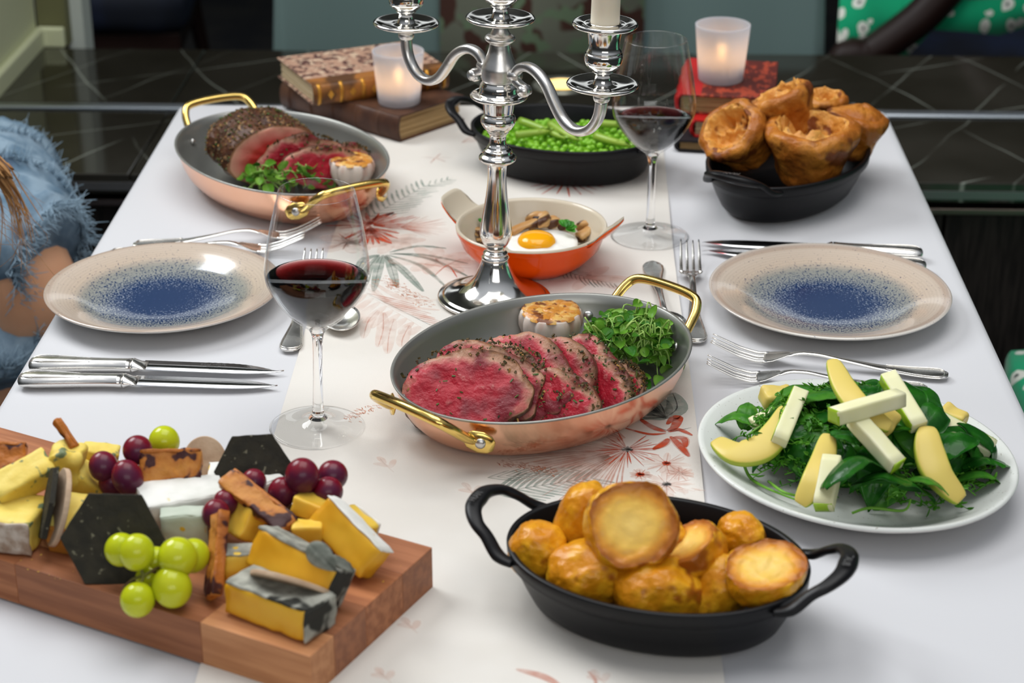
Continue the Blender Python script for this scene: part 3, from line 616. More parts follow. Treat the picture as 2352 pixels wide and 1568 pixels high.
def fork(label, H, T, group, small=False):
    H = Vector(H); T = Vector(T); L = sqrt((T.x-H.x)**2+(T.y-H.y)**2); k = L/.212
    t = thing('table_fork', label, 'fork', (H.x, H.y, TZ+.0002), (0, 0, atan2(T.y-H.y, T.x-H.x)), group)
    st = [(0, .004), (.002, .0075), (.007, .0100), (.016, .0108), (.032, .0092), (.055, .0062), (.085, .0040), (.110, .0032), (.128, .0032), (.140, .0044), (.148, .0080), (.155, .0112), (.164, .0122)]
    R = []
    for j in range(len(st)-1):
        for q in range(4):
            s = q/4; x = st[j][0]*(1-s)+st[j+1][0]*s; w_ = st[j][1]*(1-s)+st[j+1][1]*s; R.append((x, w_))
    R.append(st[-1])
    def sec(x, w_):
        z = (fork_z(x-.004)+fork_z(x)+fork_z(x+.004))/3; th = .0016 if x < .14 else .0011; cup = -.0012 if x > .14 else 0
        return [Vector((x*k, w_*cos(b)*(k*.5+.5), z+th*sin(b)-cup*abs(cos(b)))) for b in [2*pi*i/16 for i in range(16)]]
    ob('handle', rings([sec(x, w_) for x, w_ in R]), STEEL, t)
    rim = [(.055, .0046), (.032, .0078), (.016, .0094), (.006, .0078), (.003, 0)]
    P = [(x*k, w_, fork_z(x)+.0016) for x, w_ in rim]+[(x*k, -w_, fork_z(x)+.0016) for x, w_ in rim[::-1][1:]]
    ob('handle_bead', tube(crom(P, 5), .0006, 6), STEEL, t)
    for yy in (-.0098, -.0033, .0033, .0098):
        P = [(x*k, yy*(1-.04*(x-.16)/.05), fork_z(x)+(.0010 if abs(yy) > .005 else 0)) for x in [.160+.052*i/12 for i in range(13)]]
        ob('tine', tube(P, [.0019, .0018, .0016, .0013, .0006], 8, flat=.75), STEEL, t)
    return t
def spoon(label, H, T, group):
    H = Vector(H); T = Vector(T); L = sqrt((T.x-H.x)**2+(T.y-H.y)**2); k = L/.19
    t = thing('dessert_spoon', label, 'spoon', (H.x, H.y, TZ+.0002), (0, 0, atan2(T.y-H.y, T.x-H.x)), group)
    st = [(0, .004, .0035), (.002, .0078, .0034), (.008, .0110, .0032), (.018, .0112, .0032), (.034, .0085, .0035), (.055, .0055, .006), (.085, .0036, .010), (.110, .0030, .0125), (.124, .0032, .0120), (.132, .0045, .0105)]
    R = [[Vector((x*k, w_*cos(b), z+.0016*sin(b))) for b in [2*pi*i/16 for i in range(16)]] for x, w_, z in st]
    ob('handle', rings(R), STEEL, t)
    V = []; F = []; n = 32; m = 8
    for lay in (0, 1):
        for j in range(m+1):
            r = j/m
            for i in range(n):
                b = 2*pi*i/n; x = .160+.030*r*cos(b); y = .0205*r*sin(b)*(1-.12*cos(b))
                V.append(Vector((x*k, y, .0022+.0085*r**2-.0008*cos(b)*r-(0 if lay == 0 else .0012))))
    for lay in (0, 1):
        o_ = lay*(m+1)*n
        for j in range(m):
            for i in range(n): F.append((o_+j*n+i, o_+j*n+(i+1) % n, o_+(j+1)*n+(i+1) % n, o_+(j+1)*n+i))
    for i in range(n): F.append((m*n+i, m*n+(i+1) % n, (m+1)*n+m*n+(i+1) % n, (m+1)*n+m*n+i))
    ob('bowl', (V, F), STEEL, t); return t
def A3(px, py, z): v = at(px, py, z); return (v.x, v.y, v.z)
def H3(px, py, z): v = at(px, py, z); return (v.x, v.y, TZ+.0002)
kn = knife('silver steak knife with a serrated edge, nearer the left plate', H3(68, 832, .008), H3(652, 850, .004), 'knives below the left plate', True)
ka = text('Arthur Price', .0048, mat('engraving', (.10, .10, .10), .5), kn, 'engraving', .00002, (.172, .0018, .0077), (0, .0, pi)); text('of England', .0030, MATS['engraving'], kn, 'engraving', .00002, (.172, -.0026, .0077), (0, .0, pi))
knife('silver table knife with a rounded blade, farther from the left plate, nearest the cheese board', H3(43, 868, .008), H3(637, 884, .004), 'knives below the left plate')
knife('silver table knife lying farther away behind the right plate, blade pointing left', H3(2120, 580, .008), H3(1613, 550, .006), 'knives behind the right plate')
knife('silver table knife half hidden behind the rim of the right plate', H3(2128, 610, .008), H3(1613, 574, .004), 'knives behind the right plate', True)
fork('silver fork between the right plate and the salad plate, tines raised to the left', A3(2178, 862, .003), A3(1634, 778, .019), 'forks beside the salad plate')
fork('silver fork partly hidden under the rim of the salad plate', A3(2130, 893, .003), A3(1624, 827, .019), 'forks beside the salad plate')
fork('silver fork seen through the left wine glass, farther from the left plate', A3(306, 563, .003), A3(738, 506, .019), 'forks behind the left plate')
fork('silver fork tucked behind the rim of the left plate', A3(250, 581, .003), A3(700, 540, .019), 'forks behind the left plate')
fork('dessert fork between the right wine glass and the copper pan handle, tines pointing away', A3(1600, 786, .003), A3(1584, 560, .015), 'dessert cutlery')
fork('dessert fork standing out behind the left wine glass, handle end by its stem', A3(664, 806, .003), A3(722, 580, .015), 'dessert cutlery')
spoon('dessert spoon beyond the near copper pan, handle pointing at the right wine glass', A3(1498, 603, .003), (.098, 1.700, TZ), 'dessert spoons')
spoon('dessert spoon behind the stem of the left wine glass, bowl towards the copper pan', (-.262, 1.905, TZ), A3(790, 772, .003), 'dessert spoons')

# ================================================================ wine glasses
def wine_glass(label, wlabel, x, y, rot=0., wz=.137, tilt=0.):
    g = thing('wine_glass', label, 'wine glass', (x, y, TZ+.0014), (0, tilt, rot))
    outp = [(0, 0), (.0395, 0), (.0408, .0008), (.0405, .0016), (.030, .0026), (.018, .0050), (.010, .0085), (.0062, .0125), (.0050, .018), (.0044, .030), (.0041, .055), (.0043, .080), (.0055, .090), (.0085, .0955),
            (.016, .1015), (.026, .1105), (.036, .124), (.0425, .1365), (.0445, .146), (.0445, .154), (.0425, .170), (.0385, .192), (.0345, .210), (.0325, .2196), (.0322, .2202), (.0318, .2196)]
    inp = [(.0337, .210), (.0377, .192), (.0417, .170), (.0437, .154), (.0437, .146), (.0417, .1370), (.0352, .1248), (.0252, .1117), (.0152, .1030), (.007, .0992), (0, .0985)]
    p1 = [(r, z) for r, z in outp+inp]
    # smooth the bowl profile
    q = crom([(r, 0, z) for r, z in p1], 3); q = [(max(0, v.x), v.z) for v in q]
    kf = [i for i, v in enumerate(q) if v[1] > .0090][0]; kb = [i for i, v in enumerate(q) if v[1] > .0935][0]
    ob('foot', lathe(q[:kf+1], 80), THIN, g); ob('bowl', lathe(q[kb:-3], 80), THIN, g); ob('stem', lathe([(0, q[kf][1])]+q[kf:kb+1]+[(0, q[kb][1])], 40), GLASS, g)
    bi = [(0, .0985), (.007, .0992), (.0152, .1030), (.0252, .1117), (.0352, .1248), (.0417, .1370), (.0437, .146), (.0437, .154)]
    q = [(max(0, v.x), v.z) for v in crom([(r, 0, z) for r, z in bi], 4)]; pr = [(max(0, r-.00035) if r > 0 else 0, z+.0003) for r, z in q if z < wz]; pr[0] = (0, .0992)
    rr = pr[-1][0]
    wo = ob('red_wine', lathe(pr+[(rr, wz), (rr-.0008, wz-.0004), (0, wz-.0004)], 80), WINE)
    wo.location = g.location; wo.rotation_euler = g.rotation_euler; tag(wo, wlabel, 'wine', 'red wine in the glasses')
    return g
WINE = bpy.data.materials.new('red_wine'); WINE.use_nodes = True
_b = WINE.node_tree.nodes['Principled BSDF']; _b.inputs['Base Color'].default_value = (1, .9, .9, 1); _b.inputs['Roughness'].default_value = .0; _b.inputs['Transmission Weight'].default_value = 1; _b.inputs['IOR'].default_value = 1.33
_va = WINE.node_tree.nodes.new('ShaderNodeVolumeAbsorption'); _va.inputs[0].default_value = (.62, .0, .02, 1); _va.inputs[1].default_value = 340.
WINE.node_tree.links.new(_va.outputs[0], [n for n in WINE.node_tree.nodes if n.type == 'OUTPUT_MATERIAL'][0].inputs['Volume'])
wine_glass('stemmed wine glass standing at the left, in front of the blue-centred plate', 'red wine half filling the left glass', -.217, 1.526, wz=.1425, tilt=.035)
wine_glass('stemmed wine glass standing right of the candelabra, behind the orange dish', 'red wine in the far glass beside the candelabra', .089, 1.993, wz=.1350)
# ================================================================ candelabra
cb = thing('candelabra', 'tall silver three-armed candelabra standing in the middle of the runner', 'candelabra', (-.0735, 1.814, TZ+.0014), (0, radians(1.35), 0))
def lat(name, prof, m, n=72, k=4, parent=cb, loc=(0, 0, 0)):
    q = crom([(r, 0, z) for r, z in prof], k); o = ob(name, lathe([(max(0, v.x), v.z) for v in q], n), m, parent); o.location = loc; return o
lat('base', [(0, .0006), (.040, .0006), (.054, .0008), (.0572, .0022), (.0570, .0042), (.054, .0052), (.0525, .0056), (.050, .0072), (.044, .0085), (.036, .0115), (.028, .0165), (.0215, .0240), (.0175, .0320), (.0150, .0385), (.0138, .0425), (.0132, .0440)], SILVER)
lat('stem', [(.0125, .0435), (.0138, .0448), (.0140, .0462), (.0128, .0480), (.0118, .0490), (.0124, .0502), (.0122, .0515), (.0096, .0535), (.0092, .0560), (.0106, .0585), (.0135, .0625), (.0158, .0690), (.0160, .0745), (.0150, .0830), (.0132, .0950), (.0112, .1080), (.0098, .1210), (.0092, .1320), (.0094, .1400), (.0102, .1450)], SILVER, n=16)
lat('collar', [(.0098, .1445), (.0150, .1470), (.0178, .1490), (.0184, .1508), (.0176, .1530), (.0150, .1552), (.0142, .1570), (.0138, .1590), (.0112, .1612), (.0104, .1630), (.0086, .1655), (.0080, .1700), (.0084, .1745), (.0108, .1775), (.0110, .1790), (.0140, .1820), (.0168, .1870), (.0172, .1905), (.0160, .1935), (.0142, .1960), (.0146, .2000), (.0155, .2070), (.0162, .2110)], SILVER)
lat('drip_plate', [(.0150, .2105), (.0240, .2110), (.0272, .2125), (.0280, .2142), (.0268, .2158), (.0235, .2160), (.0205, .2165), (.0195, .2180), (.0190, .2200), (.0188, .2225), (.0180, .2250), (.0164, .2275), (.0160, .2290)], SILVER)
lat('arm_block', [(.0158, .2285), (.0168, .2300), (.0172, .2340), (.0172, .2385), (.0170, .2420), (.0158, .2455), (.0132, .2520), (.0112, .2580), (.0102, .2630), (.0100, .2660), (.0124, .2675), (.0144, .2695), (.0146, .2715), (.0128, .2735), (.0100, .2750), (.0078, .2790), (.0070, .2830), (.0074, .2865)], SILVER_MATT)
def socket(z0, loc, k=0.):
    lat('drip_pan', [(.0060, z0-.0015), (.0160, z0-.0012), (.0260, z0), (.0318, z0+.0018), (.0330, z0+.0036), (.0318, z0+.0050), (.0290, z0+.0052), (.0220, z0+.0034), (.0140, z0+.0028), (.0095, z0+.0042)], SILVER, loc=loc)
    lat('candle_cup', [(.0095, z0+.0040), (.0078, z0+.0080), (.0076, z0+.0125), (.0100, z0+.0155), (.0098, z0+.0165), (.0135, z0+.0190), (.0168, z0+.0235), (.0176, z0+.0285), (.0172, z0+.0320), (.0160, z0+.0335), (.0162, z0+.0345), (.0146, z0+.0375), (.0142, z0+.0420), (.0150, z0+.0490), (.0166, z0+.0550), (.0200, z0+.0562),
         (.0262, z0+.0568), (.0292, z0+.0580), (.0296, z0+.0600), (.0280, z0+.0618), (.0230, z0+.0612), (.0190, z0+.0600), (.0150, z0+.0605), (.0138, z0+.0600), (.0138, z0+.0450), (0, z0+.0450)], SILVER, loc=loc)
ARM = [(.0290, .2265), (.0330, .2245), (.0365, .2265), (.0350, .2310), (.0290, .2325), (.0225, .2360), (.0222, .2430), (.0290, .2500), (.0400, .2525), (.0520, .2490), (.0640, .2400), (.0745, .2260), (.0850, .2140), (.0965, .2075), (.1080, .2068), (.1190, .2110), (.1275, .2195), (.1325, .2300), (.1342, .2420)]
for ang in (radians(-43.8), radians(136.2)):
    d = Vector((cos(ang), sin(ang), 0)); z_ = -.0014
    P = [d*r+Vector((0, 0, z+z_)) for r, z in ARM]
    s = Vector((-d.y, d.x, 0))
    ob('arm', tube(crom(P, 6), [.0026, .0034, .0042, .0046, .0048, .0048, .0046, .0050], 12, up=s, flat=1.15, square=3.), SILVER_MATT, cb)
    ob('arm_scroll', xf(tube([Vector((0, 0, -.0055)), Vector((0, 0, .0055))], .0050, 18), tuple(d*.0345+Vector((0, 0, .2282+z_))), (pi/2, 0, ang)), SILVER_MATT, cb)
    ob('arm_bracket', tube([d*.010+Vector((0, 0, .236)), d*.026+Vector((0, 0, .240))], .006, 10, up=s), SILVER_MATT, cb)
    L_ = (d.x*.1342, d.y*.1342, 0)
    lat('arm_collar', [(.0040, .2400), (.0068, .2410), (.0080, .2440), (.0078, .2462), (.0062, .2476), (.0066, .2500), (.0070, .2530)], SILVER_MATT, loc=L_, n=32)
    socket(.2535, L_)
    if ang < 0:
        cw = ob('candle', lathe([(0, 0), (.0131, 0), (.0131, .004), (.0124, .215), (.0105, .2205), (.002, .2190), (0, .2185)], 48), mat('ivory_wax', (.78, .70, .56), .5, sss=.4, sssc=(.012, .009, .006)))
        M_ = cb.matrix_basis if False else Matrix.LocRotScale(cb.location, cb.rotation_euler, None)
        cw.location = M_ @ Vector((L_[0], L_[1], .2535+.0452)); cw.rotation_euler = cb.rotation_euler
        tag(cw, 'thick ivory candle standing in the right arm of the candelabra', 'candle')
socket(.2870, (0, 0, 0))

# ================================================================ oval pans
def rivet(p, n, parent, r=.0045):
    o = ob('rivet', lathe([(0, .0020), (r*.6, .0017), (r, .0006), (r, -.0006), (0, -.0006)], 20), STEELR, parent); o.location = p; o.rotation_euler = Vector(n).to_track_quat('Z', 'Y').to_euler()
STEELR = mat('rivet_steel', (.62, .61, .59), .3, 1.)
def copper_pan(label, x, y, ang, a=.151, b=.117, h=.048):
    t = thing('oval_copper_pan', label, 'pan', (x, y, TZ+.0014), (0, 0, ang))
    pr = [(None, 0), (-.050, 0), (-.038, .0005), (-.030, .0022), (-.020, .0080), (-.011, .0180), (-.006, .0290), (-.003, .0400), (-.001, h-.002)]
    ob('copper_shell', oval(pr, a, b, 120), COPPER, t)
    pi_ = [(-.001, h-.002), (.0008, h-.0006), (.0010, h+.0004), (-.0002, h+.0009), (-.0022, h), (-.0042, .0390), (-.0078, .0280), (-.013, .0175), (-.021, .0085), (-.030, .0040), (-.042, .0026), (None, .0024)]
    ob('steel_lining', oval(pi_, a, b, 120), LINING, t)
    for s in (-1, 1):
        P = [(s*(a*.925), -.048, .031), (s*(a*.985), -.046, .037), (s*(a+.013), -.043, .050), (s*(a+.022), -.033, .058), (s*(a+.024), 0, .060), (s*(a+.022), .033, .058), (s*(a+.013), .043, .050), (s*(a*.985), .046, .037), (s*(a*.925), .048, .031)]
        ob('handle', tube(crom(P, 6), [.0036, .0044, .0046, .0046, .0046, .0046, .0046, .0044, .0036], 14), BRASS, t)
        for q in (-1, 1):
            p = Vector((s*a*.893, q*.051, .030)); n = Vector((s*.80, q*.60, .10)).normalized()
            pl = tube([(-.014, 0, 0), (-.010, 0, 0), (0, 0, 0), (.008, 0, 0), (.012, 0, 0)], [.004, .008, .010, .008, .004], 14, flat=.24)
            o = ob('bracket', pl, BRASS, t); X = Vector((-s*.6, q*.8, -.30)).normalized(); Y = n.cross(X).normalized(); X = Y.cross(n)
            o.matrix_basis = Matrix.Translation(p+n*.003) @ Matrix((X, Y, n)).transposed().to_4x4()
            rivet(p+n*.0058, n, t)
            pn = Vector((s*(a-.0105)*.868, q*.0525, .0300)); rivet(pn, -n+Vector((0, 0, .4)), t)
    return t
copper_pan('oval copper pan with brass handles, near the middle, holding sliced rare beef', -.0202, 1.582, radians(49))
copper_pan('oval copper pan with brass handles at the far left, holding the beef joint', -.331, 2.128, radians(123.7), .1600, .1110)
def iron_dish(label, x, y, ang, a=.111, b=.083, h=.050, marks=('STAUB', 'FRANCE'), k=1.):
    t = thing('oval_iron_dish', label, 'dish', (x, y, TZ+.0014), (0, 0, ang))
    pr = [(None, .001), (-.032, .001), (-.028, 0), (-.023, .0010), (-.018, .0060), (-.012, .018), (-.0065, .031), (-.0030, .038), (-.0018, .0385), (-.0002, .0395), (.0006, h-.001), (.0002, h), (-.0030, h+.0002), (-.0042, h-.001), (-.0075, .034), (-.013, .020), (-.020, .009), (-.030, .0052), (None, .0050)]
    ob('dish_body', oval(pr, a, b, 110), IRON, t)
    for s, wd in zip((-1, 1), marks):
        P = [(s*(a*.86), -.043, h-.006), (s*(a*.97), -.040, h-.003), (s*(a+.008), -.033, h+.007), (s*(a+.018), -.027, h+.013), (s*(a+.0255), -.014, h+.0165), (s*(a+.027), 0, h+.017), (s*(a+.0255), .014, h+.0165), (s*(a+.018), .027, h+.013), (s*(a+.008), .033, h+.007), (s*(a*.97), .040, h-.003), (s*(a*.86), .043, h-.006)]
        ob('handle', tube(crom(P, 6), [.0040, .0056, .0052, .0054, .0064, .0072, .0064, .0054, .0052, .0056, .0040], 14, flat=.62, square=2.6), IRON, t)
        text(wd, .0078, EMBOSS, t, 'embossed_lettering', .0002, (s*(a+.027), 0, h+.0216), (0, s*.12, s*-pi/2))
    return t
iron_dish('black oval cast iron dish in front, full of roast potatoes', .0675, 1.2385, radians(162), .112, .083)
iron_dish('black oval cast iron dish at the far right, piled with Yorkshire puddings', .250, 2.125, radians(238), .122, .084)
iron_dish('black oval cast iron dish behind the candelabra, filled with peas', -.004, 2.215, radians(164), .115, .090)
# orange gratin dish with two ear handles
od = thing('gratin_dish', 'round orange enamel dish with ears, holding a fried egg and mushrooms', 'dish', (-.0385, 1.914, TZ+.0014), (0, 0, radians(-24)))
ORANGE = mat('orange_enamel', (.95, .135, .002), .14, c2=(.90, .085, .001), ns=7., coat=.2, spec=.4)
CREAMEN = mat('cream_enamel', (.62, .54, .42), .18, coat=.5)
ob('outer_enamel', lathe([(0, .001), (.044, .001), (.047, 0), (.052, .0014), (.062, .010), (.0725, .022), (.0765, .033), (.0775, .0345), (.0788, .037), (.0795, .0415)], 96), ORANGE, od)
ob('inner_enamel', lathe([(.0795, .0415), (.0785, .0435), (.0765, .0432), (.0745, .040), (.0710, .028), (.0635, .0145), (.055, .0065), (.046, .0045), (0, .0042)], 96), CREAMEN, od)
for s in (-1, 1):
    for nm, m_, dz, th in (('ear_handle', ORANGE, 0, -.0022), ('ear_glaze', CREAMEN, .0004, .0016)):
        V = []; F = []; nu, nv = 16, 8
        for lay in (0, 1):
            for i in range(nu+1):
                a_ = -0.37+.74*i/nu
                for j in range(nv+1):
                    v = j/nv; prof = 1-abs(2*i/nu-1)**6
                    r = .0765+v*(.004+.019*prof); z = .0405+.008*prof*v+.012*(v**2)*prof+dz+lay*th
                    V.append(Vector((s*r*cos(a_*(1-.18*v)), r*sin(a_*(1-.18*v)), z)))
        k = (nu+1)*(nv+1)
        for lay in (0, 1):
            for i in range(nu):
                for j in range(nv): q = lay*k+i*(nv+1)+j; F.append((q, q+1, q+nv+2, q+nv+1))
        bd = [i*(nv+1)+nv for i in range(nu+1)]
        for p, q in zip(bd, bd[1:]): F.append((p, q, q+k, p+k))
        for base in (0, nu*(nv+1)):
            for j in range(nv): F.append((base+j, base+j+1, base+j+1+k, base+j+k))
        ob(nm, (V, F), m_, od)
# salad plate
sp_ = thing('salad_plate', 'large oval white speckled plate at the right, holding the green salad', 'plate', (.2405, 1.4505, TZ+.0002), (0, 0, radians(126)))
SPEC = mat('white_speckled_glaze', (.70, .72, .68), .3, c2=(.40, .38, .33), ns=420., nd=1., lo=.70, hi=.75, coat=.4)
ob('glazed_face', oval([(None, .0050), (-.060, .0050), (-.045, .0060), (-.030, .0110), (-.014, .0205), (-.004, .0262), (-.0008, .0275), (.0010, .0272), (.0016, .0258)], .1375, .1225, 120), SPEC, sp_)
ob('underside', oval([(.0016, .0258), (.0006, .0238), (-.012, .0165), (-.028, .0070), (-.040, .0015), (-.045, 0), (-.050, .0), (-.054, .002), (None, .002)], .1375, .1225, 120), PLATEB, sp_)

# ================================================================ old books and votive lights
PAGES = mat('old_pages', (.50, .34, .16), .9, c2=(.34, .21, .09), ns=8., stretch=(1, 1, 60), bump=.5, bs=40.)
PAGESL = mat('cream_pages', (.62, .50, .32), .9, c2=(.50, .38, .22), ns=8., stretch=(1, 1, 60), bump=.4, bs=40.)
GILT = mat('gilt_tooling', (.60, .30, .05), .4, .8)
def book(label, org, ang, L, W, T, cover, spine, pages, bands=(), gilt=False, corners=None, group=None):
    t = thing('old_book', label, 'book', (org[0], org[1], TZ+org[2]), (0, 0, ang), group); c_ = .0022
    for z in (c_/2, T-c_/2): ob('cover_board', box(L, W-.004, c_, (L/2, W/2+.004, z)), cover, t, False, bevel=.0006)
    V = []; n = 14
    R = []
    for x in (0, .001, L-.001, L):
        e_ = .0006 if x in (0, L) else 0
        R.append([Vector((x, .006-.0075*sin(pi*i/n)+e_, T/2-(T/2-e_)*cos(pi*i/n))) for i in range(n+1)]+[Vector((x, .008-.0050*sin(pi*i/n), T/2+(T/2-.0016)*cos(pi*i/n))) for i in range(n+1)])
    ob('spine', rings(R), spine, t)
    for z0 in (0, T-.0003):
        o = ob('leather_edge', box(L, .026, .0004, (L/2, .017, z0+.00015)), spine, t, False)
    pb = []
    for j in range(9):
        z = c_+(T-2*c_)*j/9; dd = .0012*sin(j*2.3)
        pb.append(box(L-.007+dd, W-.010+dd, (T-2*c_)/9, (L/2, W/2+.001, z+(T-2*c_)/18)))
    ob('page_block', merge(*pb), pages, t, False)
    for f in bands:
        R = [[Vector((x, .006-r*sin(pi*i/n), T/2-(T/2+.0004)*cos(pi*i/n))) for i in range(n+1)] for x, r in ((f*L-.0022, .0076), (f*L-.001, .0092), (f*L+.001, .0092), (f*L+.0022, .0076))]
        ob('raised_band', rings(R, False, False), GILT if gilt else spine, t)
    if gilt:
        for i in range(len(bands)-1):
            x = (bands[i]+bands[i+1])/2*L; P = [(x, -.0021, T/2+.006), (x+.004, -.0021, T/2), (x, -.0021, T/2-.006), (x-.004, -.0021, T/2)]
            ob('gilt_ornament', ([Vector(p) for p in P]+[Vector((p[0], p[1]+.0006, p[2])) for p in P], [(0, 1, 2, 3), (4, 5, 6, 7), (0, 1, 5, 4), (1, 2, 6, 5), (2, 3, 7, 6), (3, 0, 4, 7)]), GILT, t, False)
    return t
LEATH = mat('dark_brown_leather', (.055, .026, .018), .45, c2=(.11, .05, .028), ns=24., bump=.2, bs=150.)
LEATH2 = mat('worn_tan_leather', (.10, .04, .012), .42, c2=(.34, .13, .025), ns=26., lo=.42, hi=.6)
MARB = mat('marbled_paper', (.42, .25, .17), .6, c2=(.09, .035, .030), ns=95., nd=3., lo=.50, hi=.57, c3=(.55, .40, .28), ns3=130., lo3=.56, hi3=.60)
MARBR = mat('red_marbled_paper', (.10, .012, .008), .4, c2=(.36, .05, .02), ns=60., stretch=(1, 2, 1), lo=.50, hi=.60)
MARO = mat('maroon_leather', (.075, .008, .014), .4)
REDL = mat('red_leather', (.52, .012, .012), .4, c2=(.40, .01, .01), ns=20.)
BLK = mat('black_bookcloth', (.012, .010, .012), .6)
book('large dark brown leather book lying under the marbled one', (-.376, 2.436, .0014), radians(-40), .215, .118, .0335, LEATH, LEATH, PAGES, (.08, .27, .46, .65, .84))
book('tan leather book with marbled paper cover, on top of the dark brown one', (-.318, 2.334, .0352), radians(27), .183, .137, .0270, MARB, LEATH2, PAGESL, (.04, .2, .36, .52, .68, .84, .96), True)
b3 = at(1572, 338, 0); b2 = at(1600, 322, .014); b1 = at(1562, 246, .036)
book('black book at the bottom of the far right stack', (.150, 2.430, .0002), radians(-98), .150, .115, .0140, BLK, BLK, PAGES)
book('small bright red book in the middle of the far right stack', (.176, 2.440, .0143), radians(-101), .148, .10, .0215, REDL, REDL, PAGESL)
book('dark red marbled book on top of the far right stack', (.150, 2.480, .0359), radians(-97), .160, .118, .0240, MARBR, REDL, PAGES, (.15, .4, .65, .88))
FROST = frost_mat('frosted_glass')
def votive(label, x, y, z, k=1.):
    t = thing('votive_holder', label, 'candle holder', (x, y, TZ+z))
    ob('frosted_cup', xf(lathe([(0, 0), (.0255, 0), (.0272, .0010), (.0280, .003), (.0310, .035), (.0340, .068), (.0343, .0715), (.0330, .0722), (.0318, .0712), (.0290, .036), (.0262, .0095), (.0245, .0080), (0, .0078)], 64), s=k), FROST, t)
    tl = thing('tea_light', 'lit tea light glowing inside the %s frosted holder' % ('left' if x < 0 else 'right'), 'candle', (x, y, TZ+z+.0082*k))
    ob('wax', xf(lathe([(0, 0), (.0175, 0), (.0180, .001), (.0180, .0165), (.0172, .0168), (.016, .0155), (0, .0152)], 40), s=k), mat('white_wax', (.85, .82, .76), .4, sss=.3, sssc=(.01, .008, .006)), tl)
    ob('wick', tube([(0, 0, .015*k), (.0005, 0, .021*k)], .0005, 6), BLK, tl)
    ob('flame', xf(lathe([(0, .0180), (.0028, .0205), (.0045, .0240), (.0038, .0290), (.0018, .0340), (0, .0370)], 20), s=k), mat('candle_flame', (1, .6, .2), .5, emis=(1, .50, .16), est=26.), tl)
    l = bpy.data.lights.new('flame_light', 'POINT'); l.energy = .045; l.color = (1, .55, .22); l.shadow_soft_size = .006
    lo_ = bpy.data.objects.new('flame_light', l); C.objects.link(lo_); lo_.location = (x, y, TZ+z+.040*k)
votive('frosted glass votive holder at the left, standing on the dark brown book', at(917, 236, .035).x, at(917, 236, .035).y, .0352, .94)
votive('frosted glass votive holder at the right, standing on the dark red book', at(1655, 184, .060).x, at(1655, 184, .060).y, .0603, 1.)
# ================================================================ meat
BEEF_R = [(0.0, (.40, .008, .022)), (.45, (.34, .010, .022)), (.62, (.46, .035, .05)), (.69, (.52, .16, .13)), (.76, (.46, .25, .16)), (.84, (.32, .155, .08)), (.92, (.17, .08, .04)), (1.0, (.10, .045, .025)), ]
BEEF = mat('rare_beef', (.4, .05, .05), .42, attr='rim', aramp=BEEF_R, anoise=.55, ns=55., nd=5., c2=(.50, .15, .14), lo=.60, hi=.80, c3=(.17, .006, .014), ns3=34., lo3=.50, hi3=.72, bump=.9, bs=130., coat=.1, sss=.05, sssc=(.004, .001, .001), bd=.003, spec=.35)
CRUST = mat('roasted_crust', (.10, .034, .012), .42, c2=(.045, .016, .008), ns=60., nd=5., c3=(.30, .17, .08), ns3=120., lo3=.60, hi3=.68, bump=.9, bs=120., coat=.15, bd=.004)
HERB = mat('chopped_herbs', (.022, .026, .008), .6, c2=(.10, .06, .015), ns=260.)
HERBG = mat('fresh_thyme', (.03, .10, .015), .5, c2=(.10, .12, .03), ns=200.)
PEPPER = mat('cracked_spice', (.42, .22, .06), .6, c2=(.06, .03, .02), ns=200.)
def slab(w_, h_, th, seed, amp=.07, flat=.3):
    """cut slice in the local XY plane, face up (+Z), with a rim attribute"""
    n, m = 64, 9; V = []; F = []; A = []
    def rad(a): 
        r = 1+amp*noise.noise(Vector((cos(a)*1.6, sin(a)*1.6, seed*3.7)))*2.2+amp*.35*noise.noise(Vector((cos(a)*6, sin(a)*6, seed*1.7)))
        return r*(1-(flat*.35 if sin(a) < -.5 else 0)*(abs(sin(a))-.5))
    lays = [(j/m, 1) for j in range(m+1)]
    V.append(Vector((0, 0, th/2))); A.append(0.)
    for t, _ in lays[1:]:
        for i in range(n):
            a = 2*pi*i/n; r = rad(a)*t; x, y = r*w_/2*cos(a), r*h_/2*sin(a)
            z = th/2*(1-max(0, t-.8)**2*6)+.0016*noise.noise(Vector((x*60, y*60, seed)))+.0008*noise.noise(Vector((x*160, y*160, seed)))
            V.append(Vector((x, y, z))); A.append(t*(.66+.31*max(0, sin(a+.30))**1.7)+(.16*max(0, noise.noise(Vector((cos(a)*2.2, sin(a)*2.2, seed*2.1)))) if t > .5 else 0))
    for zz, rr in ((th*.2, 1.02), (-th*.2, 1.02), (-th/2, .97)):
        for i in range(n):
            a = 2*pi*i/n; r = rad(a)*rr; x, y = r*w_/2*cos(a), r*h_/2*sin(a); d = .0012*noise.noise(Vector((x*110, y*110, zz*200+seed)))
            V.append(Vector((x*(1+d*20), y*(1+d*20), zz))); A.append(1.05)
    V.append(Vector((0, 0, -th/2))); A.append(.3)
    K = m+3
    for i in range(n): F.append((0, 1+i, 1+(i+1) % n))
    for k in range(K-1):
        for i in range(n): a_, b_ = 1+k*n, 1+(k+1)*n; F.append((a_+i, b_+i, b_+(i+1) % n, a_+(i+1) % n))
    for i in range(n): F.append((len(V)-1, 1+(K-1)*n+(i+1) % n, 1+(K-1)*n+i))
    return V, F, A
def bits(pts, s, seed, long=2.):
    """small chopped flakes"""
    rnd = random.Random(seed); out_ = []
    for p in pts:
        l = s*rnd.uniform(.4, 1.15); out_.append(xf(box(l*rnd.uniform(.7, long), l*.7, l*.35), tuple(p), (rnd.uniform(-.6, .6), rnd.uniform(-.6, .6), rnd.uniform(0, 3))))
    return merge(*out_)
